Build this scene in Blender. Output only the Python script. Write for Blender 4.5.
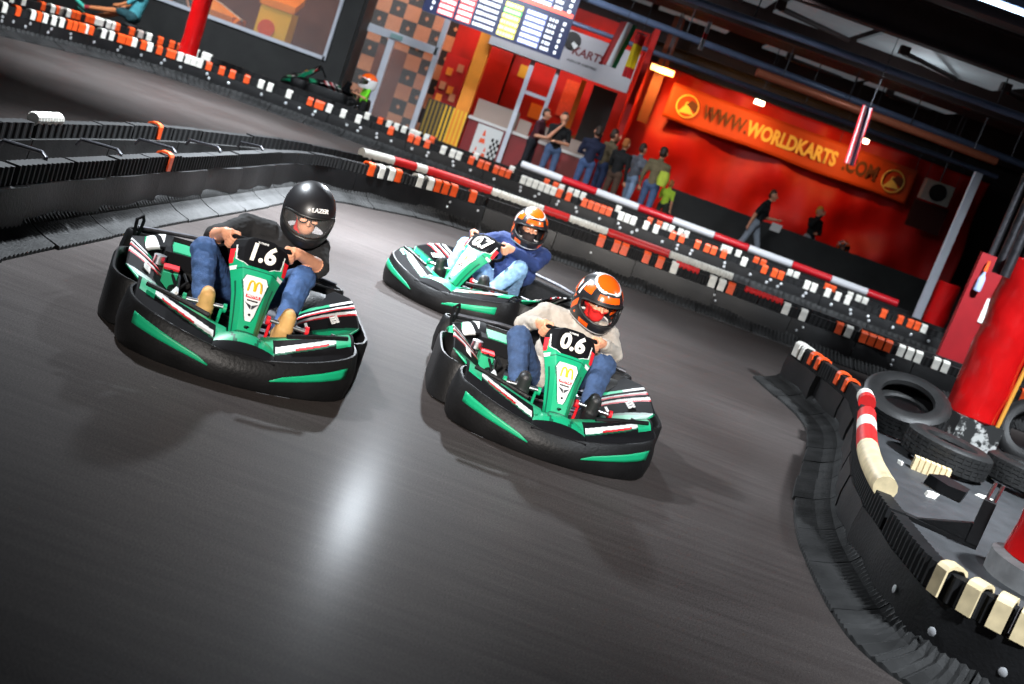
import bpy, bmesh, math, random
import numpy as np
from mathutils import Vector, Matrix, Euler, noise
random.seed(7)
R = math.radians
scene = bpy.context.scene
for o in list(bpy.data.objects): bpy.data.objects.remove(o)
COL = scene.collection

# ------------------------------------------------------------------ camera
cam = bpy.data.cameras.new('camera'); camo = bpy.data.objects.new('camera', cam); COL.objects.link(camo)
cam.sensor_width = 36.0; cam.lens = 36.0 * 1200 / 1024
PITCH = math.atan(235 / 1200)
camo.location = (0, 0, 1.8)
camo.rotation_euler = (Matrix.Rotation(math.pi / 2 - PITCH, 4, 'X') @ Matrix.Rotation(R(20), 4, 'Z')).to_euler()
cam.clip_end = 200
cam.dof.use_dof = True; cam.dof.focus_distance = 7.0; cam.dof.aperture_fstop = 2.4
scene.camera = camo
# ------------------------------------------------------------------ world, exposure, hall and added fill lights
w = bpy.data.worlds.new('world'); scene.world = w; w.use_nodes = True
w.node_tree.nodes['Background'].inputs[0].default_value = (.55, .6, .7, 1)
w.node_tree.nodes['Background'].inputs[1].default_value = 0.07
scene.view_settings.view_transform = 'Standard'; scene.view_settings.look = 'None'
scene.view_settings.gamma = 1; scene.view_settings.exposure = 0.0
scene.view_settings.use_curve_mapping = False

def area(name, loc, target, power, color, sx, sy, spread=180):
    l = bpy.data.lights.new(name, 'AREA'); l.shape = 'RECTANGLE'; l.size = sx; l.size_y = sy
    l.energy = power; l.color = color; l.spread = R(spread)
    o = bpy.data.objects.new(name, l); COL.objects.link(o); o.location = loc
    d = Vector(target) - Vector(loc); o.rotation_euler = d.to_track_quat('-Z', 'Y').to_euler()
    return o
COOL = (.86, .93, 1.0); WARM = (1.0, .45, .12)
# ceiling floodlights of the hall; added unseen fills are noted per line
area('hall_and_fill_light', (-4.3, 8.6, 4.7), (-1.9, 8.4, 0), 290, COOL, .35, .25, 88)
area('hall_and_fill_light', (-1.35, 16.6, 4.7), (-1.2, 12.0, 0), 260, COOL, .3, .3, 100)
area('hall_and_fill_light', (-2.6, 12.2, 4.7), (-2.0, 11.4, 0), 600, COOL, .4, .3, 80)
area('hall_and_fill_light', (4.9, 7.6, 4.7), (4.1, 9.6, .3), 330, COOL, .3, .25, 100)
area('hall_and_fill_light', (3.4, 2.2, 4.7), (2.7, 5.4, .4), 75, COOL, .3, .25, 55)  # added unseen fill for the cream clips at the near corner
area('hall_and_fill_light', (6.3, 14.6, 4.7), (6.2, 17.6, .8), 220, COOL, .5, .3, 90)  # added unseen lamp that brightens the maroon board and its notice
area('hall_and_fill_light', (-9.2, 20.6, 4.7), (-9.2, 23.4, .4), 220, COOL, .5, .3, 100)  # added unseen lamp that brightens the bare-legged sitter
area('hall_and_fill_light', (-5.4, 17.4, 4.7), (-5.6, 18.4, 0), 620, COOL, .6, .4, 100)
area('hall_and_fill_light', (-.6, -5.0, 3.6), (-.4, 8.0, .6), 62, (1, .93, .86), .7, .5, 22)  # added unseen fill behind the camera for kart fronts and faces
area('hall_and_fill_light', (1.6, 18.2, 4.7), (2.9, 20.2, 0), 330, COOL, .6, .4, 110)
area('hall_and_fill_light', (-2.8, 19.5, 4.7), (-2.8, 27.5, 1.4), 170, COOL, .9, .5, 100)
area('hall_and_fill_light', (-2.3, 25.3, 4.6), (-2.3, 27.6, 1.6), 150, COOL, 2.4, .3, 130)  # added unseen fill between score board and facade for the upper front

def roof_fill(loc, e):  # added point light without a fixture, lifts the dark roof
    l = bpy.data.lights.new('roof_fill_light', 'POINT'); l.energy = e; l.color = COOL; l.shadow_soft_size = .15
    o = bpy.data.objects.new('roof_fill_light', l); COL.objects.link(o); o.location = loc
roof_fill((5.5, 23.4, 4.3), 26); roof_fill((-1.0, 25.0, 4.4), 20)
# ------------------------------------------------------------------ materials
MATS = {}
def mat(name, col, rough=.5, metal=0, var=0.0, scale=8, bump=0.0, bscale=40, emit=None, estr=1, alpha=1, coat=0, spec=.5, trans=0):
    if name in MATS: return MATS[name]
    m = bpy.data.materials.new(name); m.use_nodes = True; MATS[name] = m
    nt = m.node_tree; b = nt.nodes['Principled BSDF']
    c = (col[0], col[1], col[2], 1)
    b.inputs['Base Color'].default_value = c
    b.inputs['Roughness'].default_value = rough; b.inputs['Metallic'].default_value = metal
    b.inputs['Coat Weight'].default_value = coat; b.inputs['Specular IOR Level'].default_value = spec
    b.inputs['Transmission Weight'].default_value = trans
    if alpha < 1: b.inputs['Alpha'].default_value = alpha
    if emit: b.inputs['Emission Color'].default_value = (*emit, 1); b.inputs['Emission Strength'].default_value = estr
    if var or bump:
        tc = nt.nodes.new('ShaderNodeTexCoord')
        if var:
            n = nt.nodes.new('ShaderNodeTexNoise'); n.inputs['Scale'].default_value = scale; n.inputs['Detail'].default_value = 5
            r = nt.nodes.new('ShaderNodeValToRGB')
            r.color_ramp.elements[0].position = .3; r.color_ramp.elements[1].position = .72
            r.color_ramp.elements[0].color = (*[x * (1 - var) for x in col], 1)
            r.color_ramp.elements[1].color = (*[min(1, x * (1 + var)) for x in col], 1)
            nt.links.new(tc.outputs['Object'], n.inputs['Vector']); nt.links.new(n.outputs['Fac'], r.inputs['Fac'])
            nt.links.new(r.outputs['Color'], b.inputs['Base Color'])
        if bump:
            n2 = nt.nodes.new('ShaderNodeTexNoise'); n2.inputs['Scale'].default_value = bscale; n2.inputs['Detail'].default_value = 4
            bp = nt.nodes.new('ShaderNodeBump'); bp.inputs['Strength'].default_value = bump; bp.inputs['Distance'].default_value = .02
            nt.links.new(tc.outputs['Object'], n2.inputs['Vector']); nt.links.new(n2.outputs['Fac'], bp.inputs['Height'])
            nt.links.new(bp.outputs['Normal'], b.inputs['Normal'])
    return m
def srgb(r, g, b):
    f = lambda x: (x / 255 / 12.92) if x <= 10.3 else ((x / 255 + .055) / 1.055) ** 2.4
    return (f(r), f(g), f(b))

M_black = mat('black_plastic', (.007, .007, .0075), .45, spec=.2, var=.35, scale=6, bump=.12, bscale=60)
M_rubber = mat('black_rubber', (.007, .007, .0075), .45, spec=.4, var=.4, scale=5, bump=.15, bscale=50)
M_skirt = mat('skirt_rubber', (.022, .022, .022), .6, spec=.15, var=.5, scale=4, bump=.15, bscale=60)
M_tyre = mat('tyre_rubber', (.014, .014, .014), .5, var=.3, scale=9, bump=.2, bscale=80)
M_strip = mat('strip_black', (.008, .008, .0085), .65, spec=.3, var=.3, scale=12)
M_white = mat('white_plastic', srgb(225, 222, 212), .45, var=.12, scale=15)
M_cream = mat('cream_plastic', srgb(222, 202, 160), .5, var=.18, scale=14)
M_orange = mat('orange_plastic', srgb(232, 84, 32), .4, var=.12, scale=15)
M_red = mat('red_plastic', srgb(205, 34, 34), .38, var=.12, scale=15)
M_green = mat('kart_green', srgb(16, 150, 104), .42, spec=.4)
M_dgreen = mat('kart_dark_green', srgb(8, 84, 60), .42, spec=.4)
M_kwhite = mat('decal_white', srgb(214, 214, 212), .5, spec=.3)
M_kred = mat('decal_red', srgb(200, 24, 36), .5, spec=.3)
M_kblack = mat('decal_black', (.007, .007, .008), .6, spec=.03)
M_gold = mat('decal_gold', srgb(238, 178, 20), .4)
M_silver = mat('silver', (.6, .6, .62), .3, metal=1, var=.2, scale=30)
M_steel = mat('dark_steel', (.09, .09, .1), .4, metal=.8, var=.3, scale=20)
M_bolt = mat('bolt_steel', (.75, .76, .78), .3, metal=.6)
M_skin = mat('skin', srgb(214, 150, 118), .5, var=.08, scale=25)
M_tan = mat('tan_skin', srgb(196, 122, 78), .45, var=.08, scale=25)
M_padred = mat('red_vinyl', srgb(200, 16, 18), .22, var=.1, scale=5, bump=.35, bscale=5, coat=.4)

# ------------------------------------------------------------------ helpers
def link(name, me, parent=None, loc=None, rot=None):
    o = bpy.data.objects.new(name, me); COL.objects.link(o)
    if parent is not None: o.parent = parent
    if loc is not None: o.location = loc
    if rot is not None: o.rotation_euler = rot
    return o
def tag(o, label, cat, group=None, kind=None):
    if label: o['label'] = label
    if cat: o['category'] = cat
    if group: o['group'] = group
    if kind: o['kind'] = kind
    return o
def thing(name, label, cat, loc=(0, 0, 0), rz=0, group=None):
    o = link(name, None, None, loc, (0, 0, rz)); o.empty_display_size = .1
    return tag(o, label, cat, group)
def struct(o, label=None):
    o['kind'] = 'structure'
    if label: o['label'] = label
    return o

class MB:
    def __init__(s): s.v = []; s.f = []; s.m = []
    def add(s, vs, fs, mi=0):
        b = len(s.v); s.v += [tuple(p) for p in vs]
        for f in fs: s.f.append([b + i for i in f]); s.m.append(mi)
        return s
    def box(s, c, d, rot=None, mi=0):
        x, y, z = d[0] / 2, d[1] / 2, d[2] / 2
        vs = [Vector(p) for p in [(-x, -y, -z), (x, -y, -z), (x, y, -z), (-x, y, -z), (-x, -y, z), (x, -y, z), (x, y, z), (-x, y, z)]]
        if rot is not None:
            q = rot if isinstance(rot, Matrix) else Euler(rot).to_matrix()
            vs = [q @ p for p in vs]
        c = Vector(c)
        return s.add([p + c for p in vs], [(0, 3, 2, 1), (4, 5, 6, 7), (0, 1, 5, 4), (1, 2, 6, 5), (2, 3, 7, 6), (3, 0, 4, 7)], mi)
    def b2(s, x0, x1, y0, y1, z0, z1, mi=0):
        return s.box(((x0 + x1) / 2, (y0 + y1) / 2, (z0 + z1) / 2), (abs(x1 - x0), abs(y1 - y0), abs(z1 - z0)), None, mi)
    def loft(s, rings, closed=True, caps=True, mi=0, loop=False):
        n = len(rings[0]); b = len(s.v)
        for r in rings: s.v += [tuple(p) for p in r]
        k = len(rings)
        for i in range(k if loop else k - 1):
            a = b + i * n; c = b + ((i + 1) % k) * n
            for j in range(n if closed else n - 1):
                j2 = (j + 1) % n
                s.f.append([a + j, a + j2, c + j2, c + j]); s.m.append(mi)
        if caps and closed and not loop:
            s.f.append([b + j for j in reversed(range(n))]); s.m.append(mi)
            s.f.append([b + (k - 1) * n + j for j in range(n)]); s.m.append(mi)
        return s
    def tube(s, path, r, n=10, mi=0, loop=False, caps=True):
        path = [Vector(p) for p in path]; k = len(path); rings = []
        rr = r if isinstance(r, (list, tuple)) else [r] * k
        up = None
        for i, p in enumerate(path):
            if loop: t = path[(i + 1) % k] - path[i - 1]
            else: t = path[min(i + 1, k - 1)] - path[max(i - 1, 0)]
            t.normalize()
            if up is None:
                up = Vector((0, 0, 1)) if abs(t.z) < .9 else Vector((1, 0, 0))
            a = t.cross(up)
            if a.length < 1e-4: a = t.cross(Vector((0, 1, 0)))
            a.normalize(); bb = a.cross(t).normalized(); up = bb
            rings.append([p + rr[i] * (math.cos(2 * math.pi * j / n) * a + math.sin(2 * math.pi * j / n) * bb) for j in range(n)])
        return s.loft(rings, True, caps, mi, loop)
    def lathe(s, prof, n=24, axis='Z', mi=0, loop=False, M=None):
        rings = []
        for (r, z) in prof:
            ring = []
            for j in range(n):
                a = 2 * math.pi * j / n
                p = Vector((r * math.cos(a), r * math.sin(a), z))
                if axis == 'X': p = Vector((p.z, p.x, p.y))
                if axis == 'Y': p = Vector((p.x, p.z, p.y))
                if M is not None: p = M @ p
                ring.append(p)
            rings.append(ring)
        return s.loft(rings, True, True, mi, loop)
    def prism(s, poly, ext, mi=0):
        # poly: list of 3d points, ext: extrusion vector
        n = len(poly); e = Vector(ext)
        vs = [Vector(p) for p in poly] + [Vector(p) + e for p in poly]
        fs = [list(reversed(range(n))), [n + i for i in range(n)]] + [[i, (i + 1) % n, n + (i + 1) % n, n + i] for i in range(n)]
        return s.add(vs, fs, mi)
    def mesh(s, name, mats, smooth=False, fix=True):
        me = bpy.data.meshes.new(name); me.from_pydata(s.v, [], s.f)
        for m in (mats if isinstance(mats, (list, tuple)) else [mats]): me.materials.append(m)
        me.polygons.foreach_set('material_index', s.m)
        if fix:
            bm = bmesh.new(); bm.from_mesh(me); bmesh.ops.recalc_face_normals(bm, faces=bm.faces); bm.to_mesh(me); bm.free()
        if smooth:
            me.polygons.foreach_set('use_smooth', [True] * len(me.polygons))
            if hasattr(me, 'set_sharp_from_angle'): me.set_sharp_from_angle(angle=R(38))
        me.update(); return me
    def build(s, name, mats, parent=None, smooth=False, loc=None, rot=None):
        return link(name, s.mesh(name, mats, smooth), parent, loc, rot)

def patch(name, P, colf, mats, nu, nv, parent, thick=.006, smooth=True):
    vs = [P(i / nu, j / nv) for j in range(nv + 1) for i in range(nu + 1)]
    b = MB(); b.v = [tuple(p) for p in vs]
    for j in range(nv):
        for i in range(nu):
            a = j * (nu + 1) + i
            b.f.append([a, a + 1, a + nu + 2, a + nu + 1]); b.m.append(colf((i + .5) / nu, (j + .5) / nv))
    me = b.mesh(name, mats, smooth, fix=False)
    o = link(name, me, parent)
    sd = o.modifiers.new('solid', 'SOLIDIFY'); sd.thickness = thick; sd.offset = 0
    return o

def catmull(pts, step=.05):
    P = [Vector((p[0], p[1], p[2] if len(p) > 2 else 0)) for p in pts]
    P = [2 * P[0] - P[1]] + P + [2 * P[-1] - P[-2]]; out = []
    for i in range(1, len(P) - 2):
        n = max(2, int((P[i + 1] - P[i]).length / step))
        for k in range(n):
            t = k / n; a, b, c, d = P[i - 1:i + 3]
            out.append(.5 * ((2 * b) + (c - a) * t + (2 * a - 5 * b + 4 * c - d) * t * t + (3 * b - a - 3 * c + d) * t ** 3))
    out.append(P[-2]); return out
class Path:
    def __init__(s, pts, side):
        s.p = catmull(pts, .06); s.side = side
        s.s = [0]
        for a, b in zip(s.p, s.p[1:]): s.s.append(s.s[-1] + (b - a).length)
        s.L = s.s[-1]; s.arr = np.array([(q.x, q.y) for q in s.p]); s.sa = np.array(s.s)
    def at(s, t):
        t = min(max(t, 0), s.L); i = min(max(int(np.searchsorted(s.sa, t)) - 1, 0), len(s.p) - 2)
        k = (t - s.s[i]) / max(1e-6, s.s[i + 1] - s.s[i])
        q = s.p[i].lerp(s.p[i + 1], k)
        a = s.p[max(i - 1, 0)]; b = s.p[min(i + 2, len(s.p) - 1)]
        tg = (b - a).normalized(); nr = Vector((-tg.y, tg.x, 0)) * s.side
        return q, tg, nr
    def near(s, x, y):
        return float(s.sa[np.argmin((s.arr[:, 0] - x) ** 2 + (s.arr[:, 1] - y) ** 2)])
    def pt(s, t, off, z):
        q, tg, nr = s.at(t); return q + nr * off + Vector((0, 0, z))
    def frame(s, t, off, z):
        q, tg, nr = s.at(t)
        if s.side < 0: tg = -tg      # keep right handed: x tangent, y normal, z up
        m = Matrix(((tg.x, nr.x, 0, 0), (tg.y, nr.y, 0, 0), (tg.z, nr.z, 1, 0), (0, 0, 0, 1)))
        m.translation = q + nr * off + Vector((0, 0, z)); return m

_font = {}
def text_mesh(s, size, ext=.002, bold=.0, shear=0, mats=None, align='CENTER'):
    c = bpy.data.curves.new('txt', 'FONT'); c.body = s; c.size = size; c.extrude = ext; c.offset = bold; c.shear = shear
    c.align_x = align; c.align_y = 'CENTER'; c.resolution_u = 3
    o = bpy.data.objects.new('txt', c); COL.objects.link(o)
    dg = bpy.context.evaluated_depsgraph_get(); me = bpy.data.meshes.new_from_object(o.evaluated_get(dg))
    bpy.data.objects.remove(o); bpy.data.curves.remove(c)
    me.materials.clear(); me.materials.append(mats); return me
def frame_mat(o, x, y):
    x = Vector(x).normalized(); y = Vector(y); z = x.cross(y).normalized(); y = z.cross(x)
    m = Matrix((x, y, z)).transposed().to_4x4(); m.translation = Vector(o); return m
def text(name, s, size, origin, xd, yd, m, parent, bold=0, shear=0, ext=.002, align='CENTER', sx=1):
    o = link(name, text_mesh(s, size, ext, bold, shear, m, align), parent)
    o.matrix_local = frame_mat(origin, xd, yd) @ Matrix.Diagonal((sx, 1, 1, 1)); return o
def copy_tree(o, parent=None):
    c = o.copy(); COL.objects.link(c); c.parent = parent
    for ch in list(o.children): copy_tree(ch, c)
    return c

# ------------------------------------------------------------------ floor and hall shell
def floor_mat():
    m = bpy.data.materials.new('asphalt'); m.use_nodes = True; nt = m.node_tree; b = nt.nodes['Principled BSDF']
    N = nt.nodes.new; L = nt.links.new
    tc = N('ShaderNodeTexCoord')
    n1 = N('ShaderNodeTexNoise'); n1.inputs['Scale'].default_value = .45; n1.inputs['Detail'].default_value = 4
    n2 = N('ShaderNodeTexNoise'); n2.inputs['Scale'].default_value = 130; n2.inputs['Detail'].default_value = 3
    mp = N('ShaderNodeMapping'); mp.inputs['Rotation'].default_value = (0, 0, R(28)); mp.inputs['Scale'].default_value = (.5, 7, 1)
    n3 = N('ShaderNodeTexNoise'); n3.inputs['Scale'].default_value = 2.2; n3.inputs['Detail'].default_value = 6; n3.inputs['Roughness'].default_value = .7
    L(tc.outputs['Object'], n1.inputs['Vector']); L(tc.outputs['Object'], n2.inputs['Vector']); L(tc.outputs['Object'], mp.inputs['Vector']); L(mp.outputs['Vector'], n3.inputs['Vector'])
    r1 = N('ShaderNodeValToRGB'); r1.color_ramp.elements[0].color = (.043, .0355, .033, 1); r1.color_ramp.elements[1].color = (.073, .064, .061, 1)
    r1.color_ramp.elements[0].position = .35; r1.color_ramp.elements[1].position = .7
    L(n1.outputs['Fac'], r1.inputs['Fac'])
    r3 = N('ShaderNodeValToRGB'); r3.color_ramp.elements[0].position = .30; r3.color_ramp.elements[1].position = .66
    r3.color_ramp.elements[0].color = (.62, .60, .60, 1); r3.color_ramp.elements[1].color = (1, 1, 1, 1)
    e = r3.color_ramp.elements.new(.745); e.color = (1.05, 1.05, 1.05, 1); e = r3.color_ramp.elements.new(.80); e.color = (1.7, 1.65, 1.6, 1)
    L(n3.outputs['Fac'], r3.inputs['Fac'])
    mx = N('ShaderNodeMix'); mx.data_type = 'RGBA'; mx.blend_type = 'MULTIPLY'; mx.inputs['Factor'].default_value = 1
    L(r1.outputs['Color'], mx.inputs['A']); L(r3.outputs['Color'], mx.inputs['B'])
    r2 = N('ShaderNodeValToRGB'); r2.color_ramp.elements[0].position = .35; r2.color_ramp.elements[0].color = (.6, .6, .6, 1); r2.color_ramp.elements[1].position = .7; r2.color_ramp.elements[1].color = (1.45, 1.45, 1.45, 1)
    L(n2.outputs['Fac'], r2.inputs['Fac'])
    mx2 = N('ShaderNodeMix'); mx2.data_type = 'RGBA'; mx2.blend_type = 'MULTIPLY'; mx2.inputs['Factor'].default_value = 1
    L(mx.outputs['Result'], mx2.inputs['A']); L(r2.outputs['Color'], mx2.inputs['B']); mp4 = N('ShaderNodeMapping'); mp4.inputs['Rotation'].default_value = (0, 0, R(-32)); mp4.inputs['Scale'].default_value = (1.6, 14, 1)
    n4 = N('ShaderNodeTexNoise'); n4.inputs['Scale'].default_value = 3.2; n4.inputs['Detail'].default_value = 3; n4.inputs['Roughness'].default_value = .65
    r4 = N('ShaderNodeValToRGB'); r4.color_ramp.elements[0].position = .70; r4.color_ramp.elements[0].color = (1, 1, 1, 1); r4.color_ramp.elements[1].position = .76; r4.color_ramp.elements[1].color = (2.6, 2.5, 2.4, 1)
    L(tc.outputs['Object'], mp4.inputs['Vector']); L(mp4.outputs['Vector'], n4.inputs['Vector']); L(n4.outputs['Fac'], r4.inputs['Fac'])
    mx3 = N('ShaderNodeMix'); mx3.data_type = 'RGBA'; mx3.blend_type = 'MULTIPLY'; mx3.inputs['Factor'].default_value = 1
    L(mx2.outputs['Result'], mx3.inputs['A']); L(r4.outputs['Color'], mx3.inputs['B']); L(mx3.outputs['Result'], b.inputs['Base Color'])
    rr = N('ShaderNodeMapRange'); rr.inputs['To Min'].default_value = .5; rr.inputs['To Max'].default_value = .65
    L(n1.outputs['Fac'], rr.inputs['Value']); L(rr.outputs['Result'], b.inputs['Roughness'])
    bp = N('ShaderNodeBump'); bp.inputs['Strength'].default_value = .3; bp.inputs['Distance'].default_value = .004
    L(n2.outputs['Fac'], bp.inputs['Height']); L(bp.outputs['Normal'], b.inputs['Normal'])
    b.inputs['Specular IOR Level'].default_value = .05
    b.inputs['Coat Weight'].default_value = .035; b.inputs['Coat Roughness'].default_value = .2
    return m
M_floor = floor_mat()
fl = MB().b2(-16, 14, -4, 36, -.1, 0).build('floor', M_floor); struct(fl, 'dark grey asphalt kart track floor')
M_ceil = mat('ceiling_dark', srgb(46, 34, 32), .8, var=.3, scale=2)
b = MB().b2(-16, 14, 8, 36, 5.2, 5.3)
ceil = struct(b.build('ceiling', M_ceil), 'dark brown roof deck of the hall')
# roof deck ribs above the stage
M_wallblk = mat('black_wall', (.013, .0135, .013), .6, var=.35, scale=3)
M_wallgrey = mat('hall_wall', srgb(60, 52, 50), .8, var=.2, scale=2)
struct(MB().b2(-16, 14, 33.2, 33.4, 0, 5.3).build('wall_back', M_wallgrey))
struct(MB().b2(13.9, 14.1, 8, 33.4, 0, 5.3).build('wall_right', M_wallgrey))
struct(MB().b2(-16.1, -15.9, 8, 33.4, 0, 5.3).build('wall_left', M_wallgrey))

# ------------------------------------------------------------------ kart barriers
bolt_me = MB().lathe([(0, .0), (.011, 0), (.011, .004), (.007, .008), (0, .008)], 8, 'Y').mesh('bolt', M_bolt, True)
BOLTS = {}
def bolt_mesh(k):
    if k not in BOLTS:
        BOLTS[k] = MB().lathe([(0, 0), (.011 * k, 0), (.011 * k, .004), (.007 * k, .008), (0, .008)], 8, 'Y').mesh('bolt', M_bolt, True)
    return BOLTS[k]
CLIPS = {}
def clip_mesh(m, w, leg):
    key = (m.name, w, leg)
    if key in CLIPS: return CLIPS[key]
    o = [(-.062, -leg), (-.062, .0)] + [(-.062 * math.cos(a), .034 * math.sin(a)) for a in [R(35), R(70), R(110), R(145)]] + [(.062, 0), (.062, -leg)]
    i = [(.050, -leg), (.050, -.004), (.03, .014), (-.03, .014), (-.050, -.004), (-.050, -leg)]
    poly = [(-w / 2, y, z) for (y, z) in o + i]
    n = len(poly); vs = [Vector(p) for p in poly] + [Vector((w / 2, p[1], p[2])) for p in poly]
    fs = [[k, (k + 1) % n, n + (k + 1) % n, n + k] for k in range(n)]
    # side caps as quads between outer and inner outlines
    oi = list(range(len(o))); ii = list(reversed(range(len(o), n)))
    quads = [(0, 1, ii[1], ii[0]), (1, 2, 3, ii[2], ii[1]), (3, 4, ii[3], ii[2]), (4, 5, 6, ii[4], ii[3]), (6, 7, ii[5], ii[4])]
    for q in quads:
        fs.append(list(q)); fs.append([n + k for k in reversed(q)])
    me = MB().add(vs, fs).mesh('clip', m, False); CLIPS[key] = me; return me

def barrier(name, label, pts, side, h=.46, panel=.95, skirt=.2, rib=.03, top=.62, strip=.12, s0=0, s1=None,
            bolts=0, bolt_k=1, bolt_s0=.2, seed=1, skirts=True, fine=True, facemat=None, group=None, skirt_len=.72):
    rnd = random.Random(seed); P = Path(pts, side)
    t = thing(name, label, 'barrier', (0, 0, 0), 0, group); s1 = P.L if s1 is None else s1
    ft = h - strip; fb = .09
    # core wall behind the face panels
    n = max(2, int((s1 - s0) / .25)); rings = []
    for i in range(n + 1):
        s = s0 + (s1 - s0) * i / n
        rings.append([P.pt(s, -.03, .002), P.pt(s, -.03, ft), P.pt(s, -.06, ft), P.pt(s, -.06, .002)])
    MB().loft(rings).build('core_wall', M_strip, t)
    s = s0; i = 0
    while s < s1 - .15:
        L = panel * rnd.uniform(.8, 1.2); e = min(s + L, s1); o1 = rnd.uniform(0, .02); o2 = rnd.uniform(.005, .04) if fine else rnd.uniform(0, .02)
        k = max(3, int((e - s) / .16)); rings = []; ph = rnd.uniform(0, 6)
        for j in range(k + 1):
            q = s + (e - .012 - s) * j / k; d = o1 + (o2 - o1) * j / k + (.011 * math.sin(ph + j * 1.3) if fine else 0)
            if j == k: d += .006
            rings.append([P.pt(q, -.025, fb), P.pt(q, d + .006, fb), P.pt(q, d + .014, (fb + ft) / 2), P.pt(q, d + .002, ft - .004), P.pt(q, -.025, ft - .004)])
        MB().loft(rings).build('face_panel', facemat or M_rubber, t, True)
        s = e; i += 1
    # ribbed top strips
    s = s0
    while s < s1 - .1:
        e = min(s + top * rnd.uniform(.7, 1.25), s1); gap = rnd.choice([.012, .012, .05]); up = rnd.uniform(-.006, .008)
        k = max(2, int((e - gap - s) / rib)); rings = []
        for j in range(2 * k + 1):
            q = s + (e - gap - s) * j / (2 * k); d = .016 if (j // 2) % 2 == 0 else .004
            rings.append([P.pt(q, -.07 - d * .6, ft), P.pt(q, d, ft), P.pt(q, d, h + up), P.pt(q, -.07 - d * .6, h + up)])
        MB().loft(rings).build('top_strip', M_strip, t); s = e
    if skirts:
        s = s0
        while s < s1 - .1:
            e = min(s + skirt_len * rnd.uniform(.85, 1.15), s1); k = max(3, int((e - .012 - s) / (rib * 1.6))); rings = []; lift = rnd.uniform(0, .008)
            ex = rnd.uniform(-.012, .012)
            for j in range(2 * k + 1):
                q = s + (e - .012 - s) * j / (2 * k); d = .013 if (j // 1) % 2 == 0 else 0
                sk = skirt + ex
                rings.append([P.pt(q, -.02, .0), P.pt(q, -.02, .15), P.pt(q, .012, .14 + d), P.pt(q, .045 + d, .085 + d), P.pt(q, sk * .55, .04 + d + lift), P.pt(q, sk, .012 + d), P.pt(q, sk + .004, 0)])
            MB().loft(rings).build('skirt_pad', M_skirt, t, False); s = e
    if bolts:
        s = s0 + bolt_s0
        while s < s1:
            for dz in ([0] if rnd.random() < .5 else [-.03, .035]):
                o = link('bolt', bolt_mesh(bolt_k), t); o.matrix_local = P.frame(s + rnd.uniform(-.05, .05), .026, (fb + ft) / 2 + .02 + dz)
            s += bolts * rnd.uniform(.6, 1.5)
    return t, P
def clips(t, P, pts, m, h, w=.075, leg=.10):
    for (x, y) in pts:
        o = link('clip', clip_mesh(m, w, leg), t); o.matrix_local = P.frame(P.near(x, y), -.027, h + .004)
def rails(t, P, segs, h, r=.058, name='rail_cap'):
    for (x0, y0, x1, y1, m, ribbed) in segs:
        a, b_ = sorted((P.near(x0, y0), P.near(x1, y1))); k = max(2, int((b_ - a) / (.022 if ribbed else .15)))
        pth = [P.pt(a + (b_ - a - .01) * j / k, -.03, h + .02) for j in range(k + 1)]
        rr = [r * (1 if (not ribbed or j % 2) else .86) for j in range(k + 1)]
        MB().tube(pth, rr, 12).build(name, m, t, not ribbed)

def lerp_(a, b, t): return a + (b - a) * t
W_, O_, R_ = M_white, M_orange, M_red
# double barrier between the two straights
front_pts = [(-3.02, 4.2), (-3.02, 6.6), (-2.98, 8.4), (-2.88, 11), (-2.8, 12.6), (-2.55, 13.5), (-2.24, 13.95), (-1.9, 14.45), (-1.5, 14.9), (-1.1, 15.15), (-.45, 15.35), (.63, 15.45), (2.4, 15.42), (4.2, 15.38), (6.5, 15.35), (9, 15.4)]
BF, PF = barrier('track_barrier', 'long black rubber barrier with ribbed skirt pads beside the racing karts', front_pts, -1, h=.46, bolts=.5, bolt_k=1.5, bolt_s0=10.6, seed=3, skirt=.24, s0=0)
clips(BF, PF, [(x * .937, y * .937) for x, y in [(-2.26, 15.01), (-2.23, 15.27), (-1.86, 15.63), (-1.75, 15.75), (1.75, 16.6), (2.31, 16.49), (2.45, 16.5), (3.38, 16.5), (3.6, 16.48), (4.25, 16.41), (5.02, 16.4), (5.15, 16.37), (5.27, 16.3), (5.5, 16.4), (5.63, 16.3)]], W_, .46, .09, .12)
clips(BF, PF, [(x * .937, y * .937) for x, y in [(-2.42, 14.89), (-2.08, 15.28), (-1.66, 15.91), (-1.55, 15.93), (-1.39, 16.0), (-1.2, 16.19), (.67, 16.6), (.91, 16.57), (1.04, 16.6), (1.36, 16.6), (1.56, 16.5), (2.58, 16.5), (4.13, 16.5), (4.45, 16.5), (4.58, 16.4), (4.71, 16.35), (4.84, 16.33), (6.52, 16.4), (6.78, 16.4)]], O_, .46, .09, .12)
clips(BF, PF, [(-2.96, 9.1)], O_, .46, .07, .11)
rails(BF, PF, [(1.62, 15.4, 1.93, 15.4, R_, 1), (2.55, 15.4, 3.1, 15.4, R_, 1)], .45, .05)
back_pts = [(-3.82, 4.5), (-3.8, 8.1), (-3.68, 10.4), (-3.42, 12.2), (-3.08, 13.7), (-2.6, 14.75), (-2.1, 15.35), (-1.5, 15.8), (-.6, 16.02), (.7, 16.2), (2.5, 16.25), (4, 16.2), (6, 16.2), (9, 16.2)]
BB, PB = barrier('track_barrier', 'black barrier topped with a red and white tube, behind the long skirted barrier', back_pts, 1, h=.46, seed=5, fine=False, rib=.05, skirts=True)
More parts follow.
